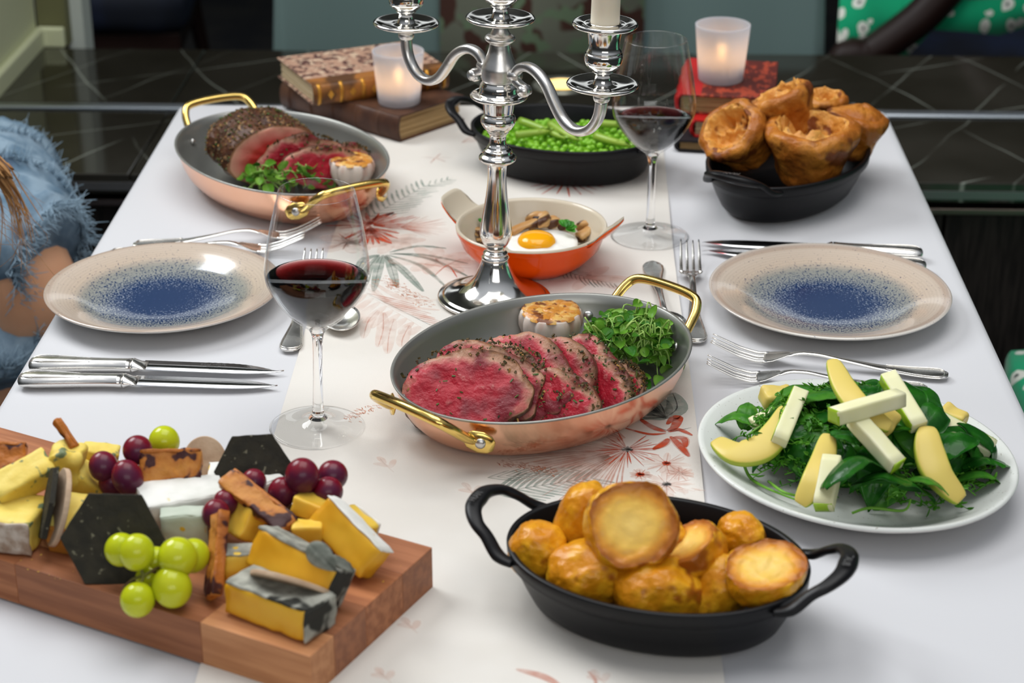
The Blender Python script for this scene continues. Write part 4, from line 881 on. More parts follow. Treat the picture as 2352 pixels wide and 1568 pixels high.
def beef_slice(label, pos, w_, h_, th, tilt, az, seed, roll=0., group='beef slices', nh=150):
    V, F, A = slab(w_, h_, th, seed, .10)
    o = ob('beef_slice', (V, F), BEEF, attr=('rim', A))
    # face normal: elevation (90-tilt) toward azimuth az
    n = Vector((cos(radians(az))*sin(radians(tilt)), sin(radians(az))*sin(radians(tilt)), cos(radians(tilt))))
    y = (Vector((0, 0, 1))-n*n.z).normalized(); x = y.cross(n)
    M = Matrix((x, y, n)).transposed() @ Matrix.Rotation(radians(roll), 3, 'Z'); o.rotation_euler = M.to_euler(); o.location = pos
    tag(o, label, 'beef slice', group)
    rnd = random.Random(seed); P = []; P2 = []
    for i in range(nh):
        a = rnd.gauss(pi/2-.35, .8); r = rnd.choice((1.0, .98, .90, 1.02, .84)); P.append(Vector((w_/2*r*cos(a), h_/2*r*sin(a), rnd.uniform(-th*.4, th*.62))))
    for i in range(22): a = rnd.uniform(0, 2*pi); r = rnd.random()**.5*.95; P2.append(Vector((w_/2*r*cos(a), h_/2*r*sin(a), th*.55)))
    h = ob('herb_crust', bits(P, .0027, seed, 1.6), HERB, o, False); h['kind'] = 'stuff'
    h = ob('herb_flakes', bits(P2, .0018, seed+9, 3.), HERBG, o, False); h['kind'] = 'stuff'
    h = ob('cracked_spice', bits([p+Vector((.001, -.001, .0006)) for p in P[::3]], .0022, seed+4), PEPPER, o, False); h['kind'] = 'stuff'
    return o
SL = [('large front slice of rare beef, lowest at the left of the near copper pan', (1064, 902, .030), .116, .084, .013, 40, 258, 1, 4),
      ('rare beef slice showing just behind the large front slice', (1120, 878, .030), .106, .076, .011, 44, 252, 2, -8),
      ('long rare beef slice fanned third from the left in the near pan', (1176, 882, .028), .100, .068, .011, 46, 246, 3, -16),
      ('rare beef slice at the top of the fan, in front of the garlic', (1222, 858, .036), .098, .058, .013, 42, 244, 4, -26),
      ('rare beef slice in the middle of the fan with a thick browned edge', (1282, 866, .030), .090, .062, .012, 50, 238, 5, -30),
      ('rare beef slice with a grey rim, touching the watercress', (1352, 850, .030), .086, .050, .013, 44, 232, 6, -32),
      ('pink beef slice right of the fan beside the pan rim', (1382, 892, .024), .070, .052, .012, 54, 236, 7, -16),
      ('smallest pink beef slice at the right end of the fan', (1432, 878, .020), .048, .038, .009, 62, 230, 8, -10),
      ('rare beef slice low in front of the middle of the fan, by the rim', (1288, 925, .022), .076, .052, .012, 52, 246, 9, -12)]
for lb, p, w_, h_, th, ti, az, sd, ro in SL:
    q = at(*p); beef_slice(lb, q, w_, h_, th, ti, az, sd, ro, 'beef slices in the near copper pan')
# roast joint in the far pan
def joint():
    n, m = 56, 40; V = []; F = []; A = []; L = .100
    # axis along local x: cut face at x=+L/2, domed end at -L/2
    def prof(a, t):
        y, z = cos(a), sin(a); z = z*(.80 if z > 0 else .62); sc = (1-max(0, -t)**3.2*.55)
        return y*.056*sc, z*.050*sc
    ts = [-1]+[-1+2*(j/m)**.8 for j in range(1, m+1)]
    V.append(Vector((-L/2-.012, 0, -.004))); A.append(1.)
    for t in ts:
        for i in range(n):
            a = 2*pi*i/n; y, z = prof(a, t); p = Vector((t*L/2-(.010*(1-abs(cos(a)))*0), y, z)); d = p.copy(); d.x *= .3; d.normalize()
            p += d*(.004*noise.noise(p*38)+.0022*noise.noise(p*95)+.0010*noise.noise(p*230)); 
            if t > .98: p.x += .002*noise.noise(p*50)
            V.append(p); A.append(1.1)
    for r in (.93, .84, .72, .58, .42, .25):
        for i in range(n):
            a = 2*pi*i/n; y, z = prof(a, 1); V.append(Vector((L/2+.002*(1-r)+.0016*noise.noise(Vector((y*60, z*60, 3.))), y*r, z*r))); A.append(r*.86)
    V.append(Vector((L/2+.002, 0, 0))); A.append(0.)
    K = len(ts)+6
    for i in range(n): F.append((0, 1+(i+1) % n, 1+i))
    for k in range(K-1):
        for i in range(n): a_, b_ = 1+k*n, 1+(k+1)*n; F.append((a_+i, a_+(i+1) % n, b_+(i+1) % n, b_+i))
    for i in range(n): F.append((len(V)-1, 1+(K-1)*n+i, 1+(K-1)*n+(i+1) % n))
    return V, F, A, len(ts)*n
V, F, A, nc = joint()
jt = thing('beef_joint', 'herb-crusted roast beef joint cut open at the front in the far left copper pan', 'roast beef', (at(592, 338, .036).x, at(592, 338, .036).y, TZ+.0400), (radians(3), radians(3), radians(-60)))
crF = [f for f in F if max(f) <= nc]; faF = [f for f in F if max(f) > nc]
ob('crust', (V, crF), CRUST, jt); 
used_ = sorted({i for f in faF for i in f}); mp_ = {v: i for i, v in enumerate(used_)}
JF = mat('joint_cut_face', (.4, .05, .05), .3, attr='rim', aramp=[(0, (.42, .02, .02)), (.45, (.50, .035, .03)), (.66, (.62, .20, .15)), (.82, (.62, .32, .22)), (.95, (.30, .14, .07))], anoise=.35, ns=40., bump=.4, bs=110., coat=.4)
ob('cut_face', ([V[i] for i in used_], [tuple(mp_[i] for i in f) for f in faF]), JF, jt, attr=('rim', [A[i] for i in used_]))
rnd = random.Random(3); cand = [v for v in V[:nc] if v.z > -.005]
ob('herb_crust', bits([rnd.choice(cand)*1.01 for _ in range(420)], .0024, 5), HERB, jt, False)['kind'] = 'stuff'
ob('cracked_spice', bits([rnd.choice(cand)*1.015 for _ in range(260)], .0020, 6), PEPPER, jt, False)['kind'] = 'stuff'
ob('fresh_thyme', bits([rnd.choice(cand)*1.02 for _ in range(110)], .0026, 7), HERBG, jt, False)['kind'] = 'stuff'
def far_slice(label, px, py, z, w_, h_, th, ti, az, sd, ro):
    o = beef_slice(label, at(px, py, z), w_, h_, th, ti, az, sd, ro, 'beef slices beside the joint', 110); return o
far_slice('browned beef slice leaning directly against the roast joint', 690, 362, .034, .104, .056, .016, 80, -64, 21, -3)
far_slice('pale pink beef slice lying in front behind the far watercress', 735, 384, .029, .092, .048, .017, 74, -62, 22, -4)
far_slice('short dark beef slice at the right end of the far copper pan', 796, 370, .025, .056, .042, .018, 78, -60, 23, 0)
# garlic
GSKIN = mat('garlic_skin', (.74, .62, .54), .35, c2=(.62, .38, .30), ns=40., lo=.52, hi=.66, stretch=(1, 1, .3), sss=.25, sssc=(.01, .006, .004), coat=.1)
GCUT = mat('caramelised_garlic', (.60, .24, .035), .3, c2=(.74, .44, .12), ns=110., lo=.46, hi=.62, c3=(.20, .055, .010), ns3=95., lo3=.54, hi3=.62, bump=.6, bs=160., coat=.5, bd=.002)
def garlic(label, px, py, k=1., tilt=(0, 0)):
    q = at(px, py, .004); t = thing('roast_garlic', label, 'garlic', (q.x, q.y, TZ+.0047), (tilt[0], tilt[1], .4)); n = 90
    P = [(0, 0), (.008, .0005), (.018, .004), (.0255, .011), (.0285, .019), (.0285, .025), (.0268, .0300), (.0255, .0310), (0, .0305)]
    V, F = lathe(P, n); W_ = []
    for v in V:
        a = atan2(v.y, v.x); r = sqrt(v.x**2+v.y**2)
        g = 1-.12*abs(cos(a*5+.4*sin(a*2)))**5*(1 if r > .01 else 0); W_.append(Vector((v.x*g*k, v.y*g*k, v.z*k*1.12+.0006*noise.noise(v*120))))
    ob('papery_skin', (W_, F), GSKIN, t)
    for i in range(10):
        a = 2*pi*i/10+.2; r = .0165*k; VF = ico(3, (.0074*k, .0068*k, .0024*k)); VF = ([v+v.normalized()*.0010*noise.noise(v*400+Vector((i, 0, 0))) for v in VF[0]], VF[1])
        ob('clove', xf(VF, (r*cos(a), r*sin(a), .0342*k), (0, 0, a)), GCUT, t)
    VF = ico(3, (.0085*k, .0085*k, .0022*k)); ob('core', xf(([v+v.normalized()*.0012*noise.noise(v*300) for v in VF[0]], VF[1]), (0, 0, .0346*k)), GCUT, t)
    VF = lathe([(0, .0008), (.012, .0012), (.0245, .0010), (.0262, -.0012)], 60); ob('browned_top', xf(([v+Vector((0, 0, .0008*noise.noise(v*260))) for v in VF[0]], VF[1]), (0, 0, .0345*k), s=k), GCUT, t)
    return t
garlic('halved roast garlic bulb with browned cut face, behind the sliced beef', 1264, 792, 1.08, (.07, -.02))
garlic('halved roast garlic bulb at the right end of the far copper pan', 806, 428, .95, (.05, .05))
# ================================================================ watercress
CRESS = leafy('watercress_leaf', (.14, .36, .03), (.28, .52, .08)); CRESSD = leafy('watercress_leaf_dark', (.04, .19, .016), (.10, .30, .03)); STEMM = mat('pale_green_stem', (.42, .62, .16), .4, c2=(.25, .45, .10), ns=60., sss=.1)
def leaf_mesh(L=.011, W=.009, cup=.25, n=9, fold=.2, wavy=0., seed=0, tip=1.):
    V = []; F = []; m = 6
    for i in range(n+1):
        t = i/n; w_ = W*(sin(pi*min(1., t**(.8*tip))))**.6 if 0 < t < 1 else W*.04
        for j in range(m+1):
            s = j/m*2-1; x = t*L; y = s*w_
            z = cup*L*(s*s*.35*w_/W+(-(t-.5)**2+.25)*-.6)+fold*abs(s)*w_+wavy*L*.1*sin(t*9+s*3+seed)*abs(s)
            V.append(Vector((x, y, z)))
    for i in range(n):
        for j in range(m): a = i*(m+1)+j; F.append((a, a+1, a+m+2, a+m+1))
    k = len(V); th = L*.02; V += [v-Vector((0, 0, th)) for v in V]; F += [tuple(k+i for i in f[::-1]) for f in F]
    bd = [j for j in range(m+1)]+[i*(m+1)+m for i in range(1, n+1)]+[n*(m+1)+j for j in range(m-1, -1, -1)]+[i*(m+1) for i in range(n-1, 0, -1)]
    for a, b in zip(bd, bd[1:]+bd[:1]): F.append((a, b, b+k, a+k))
    return V, F
LM = []
for i, (cup, fold) in enumerate(((.5, .1), (.2, .35), (.9, 0.), (.4, .5))):
    me = mesh(*leaf_mesh(.0135, .0062, cup, fold=fold, seed=i), name='leaf'); me.polygons.foreach_set('use_smooth', [True]*len(me.polygons)); me.materials.append(CRESS if i != 1 else CRESSD); LM.append(me)
def cress(label, px, py, rx, ry, rz, nl, ns, ang, seed, k=1., z0=.004):
    rnd = random.Random(seed); q = at(px, py, z0); t = thing('watercress', label, 'watercress', (q.x, q.y, TZ+z0), (0, 0, ang))
    tips = []; st = []
    for i in range(ns):
        a = rnd.uniform(0, 2*pi); r = rnd.random()**.5; b = Vector((rx*r*cos(a)*.8, ry*r*sin(a)*.8, rz*rnd.uniform(.1, .5)))
        a2 = a+rnd.gauss(0, .7); r2 = rnd.uniform(.5, 1.08); e_ = Vector((rx*r2*cos(a2), ry*r2*sin(a2), rz*max(.15, sqrt(max(0, 1.1-r2*r2)))*rnd.uniform(.8, 1.15)))
        mid = (b+e_)/2+Vector((rnd.gauss(0, .006), rnd.gauss(0, .006), rz*rnd.uniform(.15, .5)))
        st.append(tube(crom([b, mid, e_], 5), [.0011*k, .0009*k, .0006*k], 6)); tips.append((e_, (e_-mid).normalized()))
    ob('stems', merge(*st), STEMM, t)['kind'] = 'stuff'
    for i in range(nl):
        e_, d = tips[i % len(tips)]
        if i >= len(tips):
            a = rnd.uniform(0, 2*pi); r = rnd.random()**.5; e_ = Vector((rx*r*cos(a), ry*r*sin(a), rz*sqrt(max(.02, 1-r*r))*rnd.uniform(.75, 1.05))); d = Vector((rnd.gauss(0, 1), rnd.gauss(0, 1), rnd.gauss(.1, .4))).normalized()
        o = bpy.data.objects.new('leaf', LM[rnd.choice((0, 0, 1, 2, 3))]); C.objects.link(o); o.parent = t; o.location = e_
        y = Vector((rnd.gauss(0, .5), rnd.gauss(0, .5), 1)).cross(d).normalized(); z = d.cross(y); o.rotation_euler = Matrix((d, y, z)).transposed().to_euler(); s = k*rnd.uniform(.65, 1.25); o.scale = (s, s, s)
    return t
cress('mound of fresh watercress beside the garlic in the near copper pan', 1440, 846, .042, .037, .054, 290, 120, .6, 11, .92)
cress('small tangle of watercress at the front of the far copper pan', 655, 440, .048, .018, .034, 80, 34, radians(8), 12, .95)

# ================================================================ potatoes
POT = mat('roast_potato_skin', (.62, .23, .006), .30, c2=(.78, .38, .015), ns=32., nd=4., lo=.40, hi=.60, c3=(.36, .10, .008), ns3=46., lo3=.54, hi3=.66, bump=.9, bs=70., coat=.35, sss=.12, sssc=(.008, .004, .001), bd=.004)
POTC = mat('roast_potato_cut_face', (.80, .50, .14), .40, attr='rim', aramp=[(0, (.90, .62, .17)), (.55, (.88, .54, .10)), (.78, (.72, .30, .03)), (.95, (.40, .12, .012))], anoise=.3, ns=60., bump=.4, bs=150., coat=.35, sss=.15, sssc=(.008, .004, .001))
def potato(label, pos, dims, cut, rot=(0, 0, 0), seed=0, cutn=None):
    """rounded potato; cut: level of the flat face along local z (fraction), None for no cut"""
    VF = ico(5, (1, 1, 1)); V = []; A = []; a_, b_, c_ = dims
    for v in VF[0]:
        p = Vector((abs(v.x)**.9*(1 if v.x > 0 else -1), abs(v.y)**.9*(1 if v.y > 0 else -1), abs(v.z)**.9*(1 if v.z > 0 else -1)))
        g = 1+.12*noise.noise(v*1.3+Vector((seed*5.1, 0, 0)))+.05*noise.noise(v*3.2+Vector((0, seed*2.3, 0)))+.026*noise.noise(v*8+Vector((seed, 0, 0)))+.011*noise.noise(v*20)
        p = p*g; r = 1.2
        if cut is not None and p.z > cut:
            over = p.z-cut; p.z = cut+.05*noise.noise(v*4+Vector((seed, 1, 1)))-.05*min(1, over*2)+.02*noise.noise(v*13); r = sqrt(p.x**2+p.y**2)/sqrt(max(.05, 1-cut*cut*.75)); r = min(1.05, r*.98)
        V.append(Vector((p.x*a_, p.y*b_, p.z*c_))); A.append(r)
    o = thing('roast_potato', label, 'potato', pos, rot, 'roast potatoes in the front dish')
    F = VF[1]
    if cut is None: ob('skin', (V, F), POT, o); return o
    top = [f for f in F if all(A[i] < 1.1 for i in f)]; rest = [f for f in F if not all(A[i] < 1.1 for i in f)]
    for nm, FF, m_ in (('skin', rest, POT), ('cut_face', top, POTC)):
        u_ = sorted({i for f in FF for i in f}); mp2 = {v: i for i, v in enumerate(u_)}
        me = mesh([V[i] for i in u_], [tuple(mp2[i] for i in f) for f in FF], nm, ('rim', [min(1, A[i]) for i in u_])); link(nm, me, m_, o)
    return o
def toward(nx, ny, nz_, spin=0.):
    n = Vector((nx, ny, nz_)).normalized(); return (n.to_track_quat('Z', 'Y').to_matrix() @ Matrix.Rotation(spin, 3, 'Z')).to_euler()
potato('round roast potato at the far left of the front dish', at(1238, 1262, .046), (.022, .021, .021), None, (0, .3, 0), 1)
potato('tall roast potato leaning behind the big one, left of it', at(1338, 1186, .064), (.019, .021, .029), None, (.1, .35, 0), 2)
potato('biggest roast potato on top, its round pale cut face towards the viewer', at(1450, 1208, .082), (.033, .032, .026), .40, toward(.02, -.80, .66), 3)
potato('wrinkled roast potato in front at the left, below the big one', at(1356, 1318, .044), (.031, .026, .024), None, (0, 0, .3), 4)
potato('roast potato at the front centre with a small dark eye', at(1510, 1362, .038), (.032, .026, .026), None, (0, .1, .2), 5)
potato('roast potato right of the big one with its cut face tipped up left', at(1590, 1262, .056), (.032, .024, .022), .35, toward(-.55, .10, .80, .5), 6)
potato('small roast potato showing at the back, right of centre', at(1702, 1242, .044), (.018, .020, .022), None, (0, 0, .7), 7)
potato('long roast potato leaning under the right-hand one', at(1648, 1362, .034), (.023, .021, .031), None, (.0, .45, .3), 8)
potato('roast potato at the right end with a pale oval face turned up', at(1757, 1312, .058), (.031, .025, .024), .30, toward(.05, -.22, .95, .3), 9)
potato('small pale roast potato peeping out between the big one and its neighbour', at(1528, 1242, .050), (.017, .017, .018), None, (0, 0, 0), 10)

# ================================================================ Yorkshire puddings
YORK = mat('baked_batter', (.36, .11, .012), .40, c2=(.54, .21, .03), ns=26., nd=5., lo=.42, hi=.62, c3=(.17, .045, .010), ns3=34., lo3=.54, hi3=.66, bump=1., bs=85., coat=.2, sss=.05, sssc=(.006, .003, .001), bd=.004)
YORKI = mat('baked_batter_inside', (.62, .25, .04), .45, c2=(.72, .36, .08), ns=60., nd=5., c3=(.22, .06, .012), ns3=52., lo3=.54, hi3=.64, bump=.9, bs=130., coat=.2, bd=.004)
def pudding(label, pos, rot, R=.044, H=.058, seed=0, dome=False):
    t = thing('yorkshire_pudding', label, 'pudding', pos, rot, 'puddings in the far right dish'); n = 96
    prof = [(0, -H*.5), (R*.50, -H*.5), (R*.66, -H*.46), (R*.74, -H*.36), (R*.78, -H*.2), (R*.84, 0), (R*.92, H*.15), (R, H*.30), (R*1.03, H*.42), (R*1.0, H*.50), (R*.90, H*.56), (R*.78, H*.575)]
    ins_ = [(R*.78, H*.575), (R*.68, H*.53), (R*.60, H*.42), (R*.52, H*.30), (R*.42, H*.24), (R*.28, H*.22), (R*.12, H*.26), (0, H*.27)]
    if dome: ins_ = [(R*.78, H*.575), (R*.6, H*.66), (R*.4, H*.72), (R*.2, H*.75), (0, H*.76)]
    def f(v, k):
        a = atan2(v.y, v.x); r = sqrt(v.x**2+v.y**2); c_ = Vector((cos(a), sin(a), v.z/H))
        g = 1+.16*noise.noise(c_*1.1+Vector((seed*4., 0, 0)))+.07*noise.noise(c_*3+Vector((0, seed*3., 0)))+.02*noise.noise(c_*9)
        z = v.z*(1+.16*noise.noise(Vector((cos(a), sin(a), seed*2.))*1.2))
        if k: z += R*.30*noise.noise(Vector((v.x/R*2.2, v.y/R*2.2, seed)))+R*.15*noise.noise(Vector((v.x/R*6, v.y/R*6, seed)))
        else: z += .012*R*noise.noise(v*160)
        if k and r > R*.74: z = z*.0+v.z*(1+.16*noise.noise(Vector((cos(a), sin(a), seed*2.))*1.2))
        return Vector((v.x*g, v.y*g, z))
    def dense(p): return [(max(0, q.x), q.z) for q in crom([(r, 0, z) for r, z in p], 5)]
    V, F = lathe(dense(prof), n); ob('crust', ([f(v, 0) for v in V], F), YORK, t)
    V, F = lathe(dense(ins_), n); ob('domed_top' if dome else 'hollow_top', ([f(v, 0 if dome else 1) for v in V], F), YORK if dome else YORKI, t); return t
pudding('Yorkshire pudding at the left, its hollow tipped to the left', at(1705, 322, .062), toward(-.62, -.42, .66), .040, .054, 1)
pudding('Yorkshire pudding at the top of the pile, hollow facing up left', at(1808, 262, .088), toward(-.42, .10, .9), .037, .052, 2)
pudding('biggest Yorkshire pudding upright in the centre of the dish', at(1860, 352, .058), toward(-.04, -.12, 1), .0525, .064, 3)
pudding('smooth domed Yorkshire pudding at the right end', at(1962, 312, .058), toward(.16, .0, .95), .034, .050, 4, True)
pudding('Yorkshire pudding at the back, only its browned top showing', at(1893, 268, .062), toward(.0, .0, 1), .026, .050, 5)

# ================================================================ peas
PEAM = mat('green_pea', (.22, .48, .025), .28, coat=.5, sss=.2, sssc=(.004, .008, .002)); SPEAR = mat('green_asparagus', (.20, .36, .03), .35, c2=(.36, .50, .07), ns=40., stretch=(.2, 1, 1), coat=.3)
pm = mesh(*ico(2, (.0040, .0040, .0040)), name='pea'); pm.polygons.foreach_set('use_smooth', [True]*len(pm.polygons)); pm.materials.append(PEAM)
rnd = random.Random(21); ca, sa = cos(radians(164)), sin(radians(164)); pts = []
tries = 0
while len(pts) < 285 and tries < 60000:
    tries += 1
    a = rnd.uniform(0, 2*pi); r = rnd.random()**.5
    x, y = (.103*r*cos(a), .078*r*sin(a)); zt = .032+.005*noise.noise(Vector((x*30, y*30, 0)))-.004*r*r; z = zt-(0.006*rnd.random() if rnd.random() < .25 else 0)
    if all((x-p[0])**2+(y-p[1])**2+(z-p[2])**2 > .0072**2 for p in pts): pts.append((x, y, z))
for x, y, z in pts:
    o = bpy.data.objects.new('pea', pm); C.objects.link(o); o.location = (-.004+x*ca-y*sa, 2.215+x*sa+y*ca, TZ+z+.004); s = rnd.uniform(.88, 1.12); o.scale = (s, s, s)
    tag(o, 'round green pea among the heap in the black dish behind the candelabra', 'pea', 'peas in the black dish')
bed = ob('pea_bed', oval([(-.012, .026), (-.03, .028), (None, .029)], .115, .090, 60), PEAM); bed.location = (-.004, 2.215, TZ+.0014); bed.rotation_euler = (0, 0, radians(164)); tag(bed, 'lower layer of green peas filling the black dish behind the candelabra', 'peas', kind='stuff')
for i, (lb, a, b) in enumerate((('asparagus spear lying across the back of the peas', (1195, 278, .046), (1300, 318, .044)), ('asparagus spear at the left edge of the peas beside the candelabra', (1185, 312, .044), (1262, 300, .048)),
    ('asparagus spear in the middle of the peas, under the silver arm', (1262, 285, .048), (1330, 322, .044)), ('asparagus spear at the right of the peas, behind the wine glass', (1368, 312, .044), (1448, 335, .044)),
    ('thin asparagus spear along the far edge of the peas at the right', (1372, 282, .046), (1440, 288, .046)))):
    A_, B_ = at(*a), at(*b); L = (B_-A_).length; t = thing('asparagus_spear', lb, 'asparagus', group='asparagus among the peas'); frame(t, A_, B_)
    P = [Vector((-L/2+L*s, .0015*sin(s*4+i), 0)) for s in [j/12 for j in range(13)]]
    ob('stalk', tube(P, [.0050, .0050, .0048, .0046, .0042, .0036, .0012], 12), SPEAR, t)
    for j in range(9):
        s = .55+.05*j; an = j*2.4; ob('bud_scale', xf(leaf_mesh(.008, .0024, .3), (-L/2+L*s, .0030*cos(an)*(1.3-s), .0030*sin(an)*(1.3-s)+.0005), (an, -.15, 0)), SPEAR, t)
# ================================================================ egg, mushrooms, parsley in the orange dish
eg = thing('fried_egg', 'fried egg with a bright yellow yolk in the orange dish', 'egg', (at(1245, 557, .020).x, at(1245, 557, .020).y, TZ+.0185), (radians(2), 0, .3))
V, F = lathe([(0, .004), (.012, .0048), (.020, .0040), (.028, .0030), (.034, .0026), (.0385, .0012), (.0392, -.0008), (.036, -.002), (0, -.002)], 80)
V = [Vector((v.x*(1+.14*noise.noise(Vector((atan2(v.y, v.x)*1.1, 2, 0)))+.06*sin(3*atan2(v.y, v.x))), v.y*(1+.12*noise.noise(Vector((atan2(v.y, v.x)*1.3, 5, 0)))), v.z+.0012*noise.noise(v*90))) for v in V]
ob('egg_white', (V, F), mat('cooked_egg_white', (.86, .85, .80), .25, sss=.3, sssc=(.01, .01, .008), coat=.4), eg)
ob('yolk', xf(lathe([(.0205, -.002), (.0200, .002), (.0175, .0055), (.012, .0082), (.006, .0092), (0, .0095)], 60), (-.006, .0, .0035)), mat('egg_yolk', (.90, .40, .005), .12, sss=.3, sssc=(.01, .004, .001), coat=.7), eg)
MUSH = mat('fried_mushroom', (.42, .20, .06), .4, c2=(.58, .36, .15), ns=50., stretch=(.3, 1, 1), c3=(.08, .03, .012), ns3=60., lo3=.56, hi3=.64, bump=.5, bs=120., coat=.2); MUSHD = mat('dark_mushroom_gill', (.035, .02, .02), .5, bump=.6, bs=200.)
def mushroom(lb, a, b, w_, sd, cap=True):
    A_, B_ = at(*a), at(*b); L = (B_-A_).length; t = thing('mushroom_piece', lb, 'mushroom', group='fried mushrooms in the orange dish'); frame(t, A_, B_)
    P = [Vector((-L/2+L*.75*s, .002*sin(s*3+sd), .001*sin(s*5))) for s in [j/8 for j in range(9)]]
    VF = tube(P, [w_*.45, w_*.38, w_*.4, w_*.5], 14, flat=.6); ob('stalk', ([v+v.normalized()*.0008*noise.noise(v*300) for v in VF[0]], VF[1]), MUSH, t)
    if cap:
        V, F = rough_box(L*.35, w_*1.7, w_*.8, 6, .0018, sd, 120, w_*.35); V = [Vector((v.x-abs(v.y)**1.4*3.5, v.y, v.z)) for v in V]; ob('cap', xf((V, F), (L*.34, 0, 0)), MUSH, t)
        ob('gills', xf(rough_box(L*.10, w_*1.2, w_*.6, 4, .001, sd, 160, w_*.2), (L*.19, 0, -.0004)), MUSHD, t)
for a in (('long golden mushroom slice lying at the back of the orange dish', (1172, 538, .022), (1262, 492, .034), .016, 1), ('mushroom piece with a curled cap, right of the long slice', (1215, 525, .022), (1285, 505, .030), .011, 2),
          ('mushroom half with a round cap at the right rim of the orange dish', (1330, 545, .020), (1366, 515, .028), .017, 3), ('dark mushroom piece beside the parsley', (1270, 512, .024), (1305, 520, .024), .010, 4),
          ('mushroom piece at the left of the orange dish, nearest the rim', (1088, 528, .022), (1120, 532, .024), .013, 5), ('small mushroom piece under the left one, in the orange dish', (1095, 552, .016), (1125, 556, .016), .009, 6), ('mushroom piece in front of the round cap at the right', (1325, 540, .016), (1350, 548, .018), .010, 7)): mushroom(*a)
PARS = leafy('parsley_leaf', (.03, .20, .015), (.08, .35, .03))
for lb, a, sc in (('green parsley leaf on the egg white beside the yolk', (1300, 524, .030), 1.), ('small parsley leaf at the left inside the orange dish', (1108, 514, .030), .6)):
    t = thing('parsley_leaf', lb, 'herb', at(*a), (.3, -.2, .8), 'parsley in the orange dish')
    for k in range(5): ob('leaflet', xf(leaf_mesh(.012*sc, .0045*sc, .3, fold=.25, seed=k), (0, 0, .0004*k), (0, -.1, -1.4+.7*k)), PARS, t)
# ================================================================ salad
SPIN = leafy('spinach_leaf', (.010, .085, .008), (.028, .17, .014), .22, 40.); SPINL = leafy('light_spinach_leaf', (.04, .19, .018), (.09, .30, .03), .26, 40.); FRIS = leafy('frisee_leaf', (.05, .22, .012), (.12, .36, .03), .3)
BASZ = .0052
def big_leaf(seed, L=.055, W=.021, cup=.6):
    n, m = 18, 12; V = []; F = []
    for i in range(n+1):
        t = i/n; w_ = W*(sin(pi*min(1, (t+.02)**.75))**.75) if i < n else W*.03
        for j in range(m+1):
            s = j/m*2-1; x = t*L; y = s*w_; rib = .0010*(1-min(1, abs(s)*6)); vein = .0011*abs(sin(t*15-abs(s)*3))*abs(s)
            z = cup*L*.35*(-(2*t-1)**2+1)*.6+cup*w_*.45*(1-s*s)+vein-rib+.0035*noise.noise(Vector((x*45, y*70, seed*3)))*(.4+abs(s))
            V.append(Vector((x-L*.5, y, z)))
    for i in range(n):
        for j in range(m): a = i*(m+1)+j; F.append((a, a+1, a+m+2, a+m+1))
    k = len(V); V += [v-Vector((0, 0, .0005)) for v in V]; F += [tuple(k+i for i in f[::-1]) for f in F]
    bd = list(range(m+1))+[i*(m+1)+m for i in range(1, n+1)]+[n*(m+1)+j for j in range(m-1, -1, -1)]+[i*(m+1) for i in range(n-1, 0, -1)]
    for a, b in zip(bd, bd[1:]+bd[:1]): F.append((a, b, b+k, a+k))
    return V, F
BL = []
for i in range(6):
    me = mesh(*big_leaf(i+1, .052+.006*(i % 3), .018+.003*(i % 2), .5+.25*(i % 3)), name='spinach_leaf'); me.polygons.foreach_set('use_smooth', [True]*len(me.polygons)); me.materials.append(SPINL if i == 4 else SPIN); BL.append(me)
SC = at(1985, 1050, .010)
def dome(x, y):
    """height of the heap above the plate, salad axes"""
    r = (x/.098)**2+(y/.070)**2; return .008+.052*max(0., 1-r)**.75
def leafob(label, px, py, z, k, dirn, tiltx, tilty, s, grp=None):
    o = bpy.data.objects.new('spinach_leaf', BL[k]); C.objects.link(o); q = at(px, py, z); o.location = q
    o.rotation_euler = (tiltx, tilty, radians(dirn)); o.scale = (s, s, s); tag(o, label, 'leaf', grp); return o
rnd = random.Random(33)
for i in range(105):
    a = rnd.uniform(0, 2*pi); r = rnd.random()**.55*1.02; x, y = .092*r*cos(a), .066*r*sin(a)
    z = dome(x, y)*rnd.uniform(.55, .96); g = radians(-14); X = SC.x+x*cos(g)-y*sin(g); Y = SC.y+x*sin(g)+y*cos(g)+.004
    o = bpy.data.objects.new('spinach_leaf', BL[rnd.choice((0, 1, 2, 3, 5, 4))]); C.objects.link(o); o.location = (X, Y, TZ+BASZ+z)
    ax = a+g; tl = .25+r*.75
    o.rotation_euler = (Matrix.Rotation(ax, 3, 'Z') @ Matrix.Rotation(tl*rnd.uniform(.4, 1.1), 3, 'Y') @ Matrix.Rotation(rnd.gauss(0, .35), 3, 'X') @ Matrix.Rotation(rnd.gauss(0, 1.), 3, 'Z')).to_euler(); s = rnd.uniform(.62, 1.0); o.scale = (s, s, s)
    tag(o, 'dark green spinach leaf mixed loosely into the salad heap on the white plate', 'leaf', 'spinach leaves in the salad heap')
leafob('bright green leaf sticking out at the far left of the salad', 1700, 975, .026, 4, 165, .1, .1, .75)
leafob('small light green leaf standing up behind the left avocado slice', 1715, 955, .032, 4, 80, .2, -.4, .55)
leafob('broad spinach leaf below the crossed apple batons', 1945, 1010, .058, 0, 100, .1, .3, .85)
leafob('glossy spinach leaf at the front centre of the salad', 1975, 1115, .046, 2, 25, -.55, .1, 1.05)
leafob('large dark spinach leaf in front, right of centre', 2050, 1140, .034, 1, -8, -.6, .1, 1.15)
leafob('veined spinach leaf between the right avocado slice and the long baton', 2195, 1050, .040, 5, 60, -.15, .35, .95)
leafob('spinach leaf lying at the right edge of the salad', 2265, 1075, .026, 0, 20, -.2, .2, .95)
leafob('light spinach leaf curling at the lower right of the salad', 2250, 1110, .022, 4, 10, -.3, .2, .7)
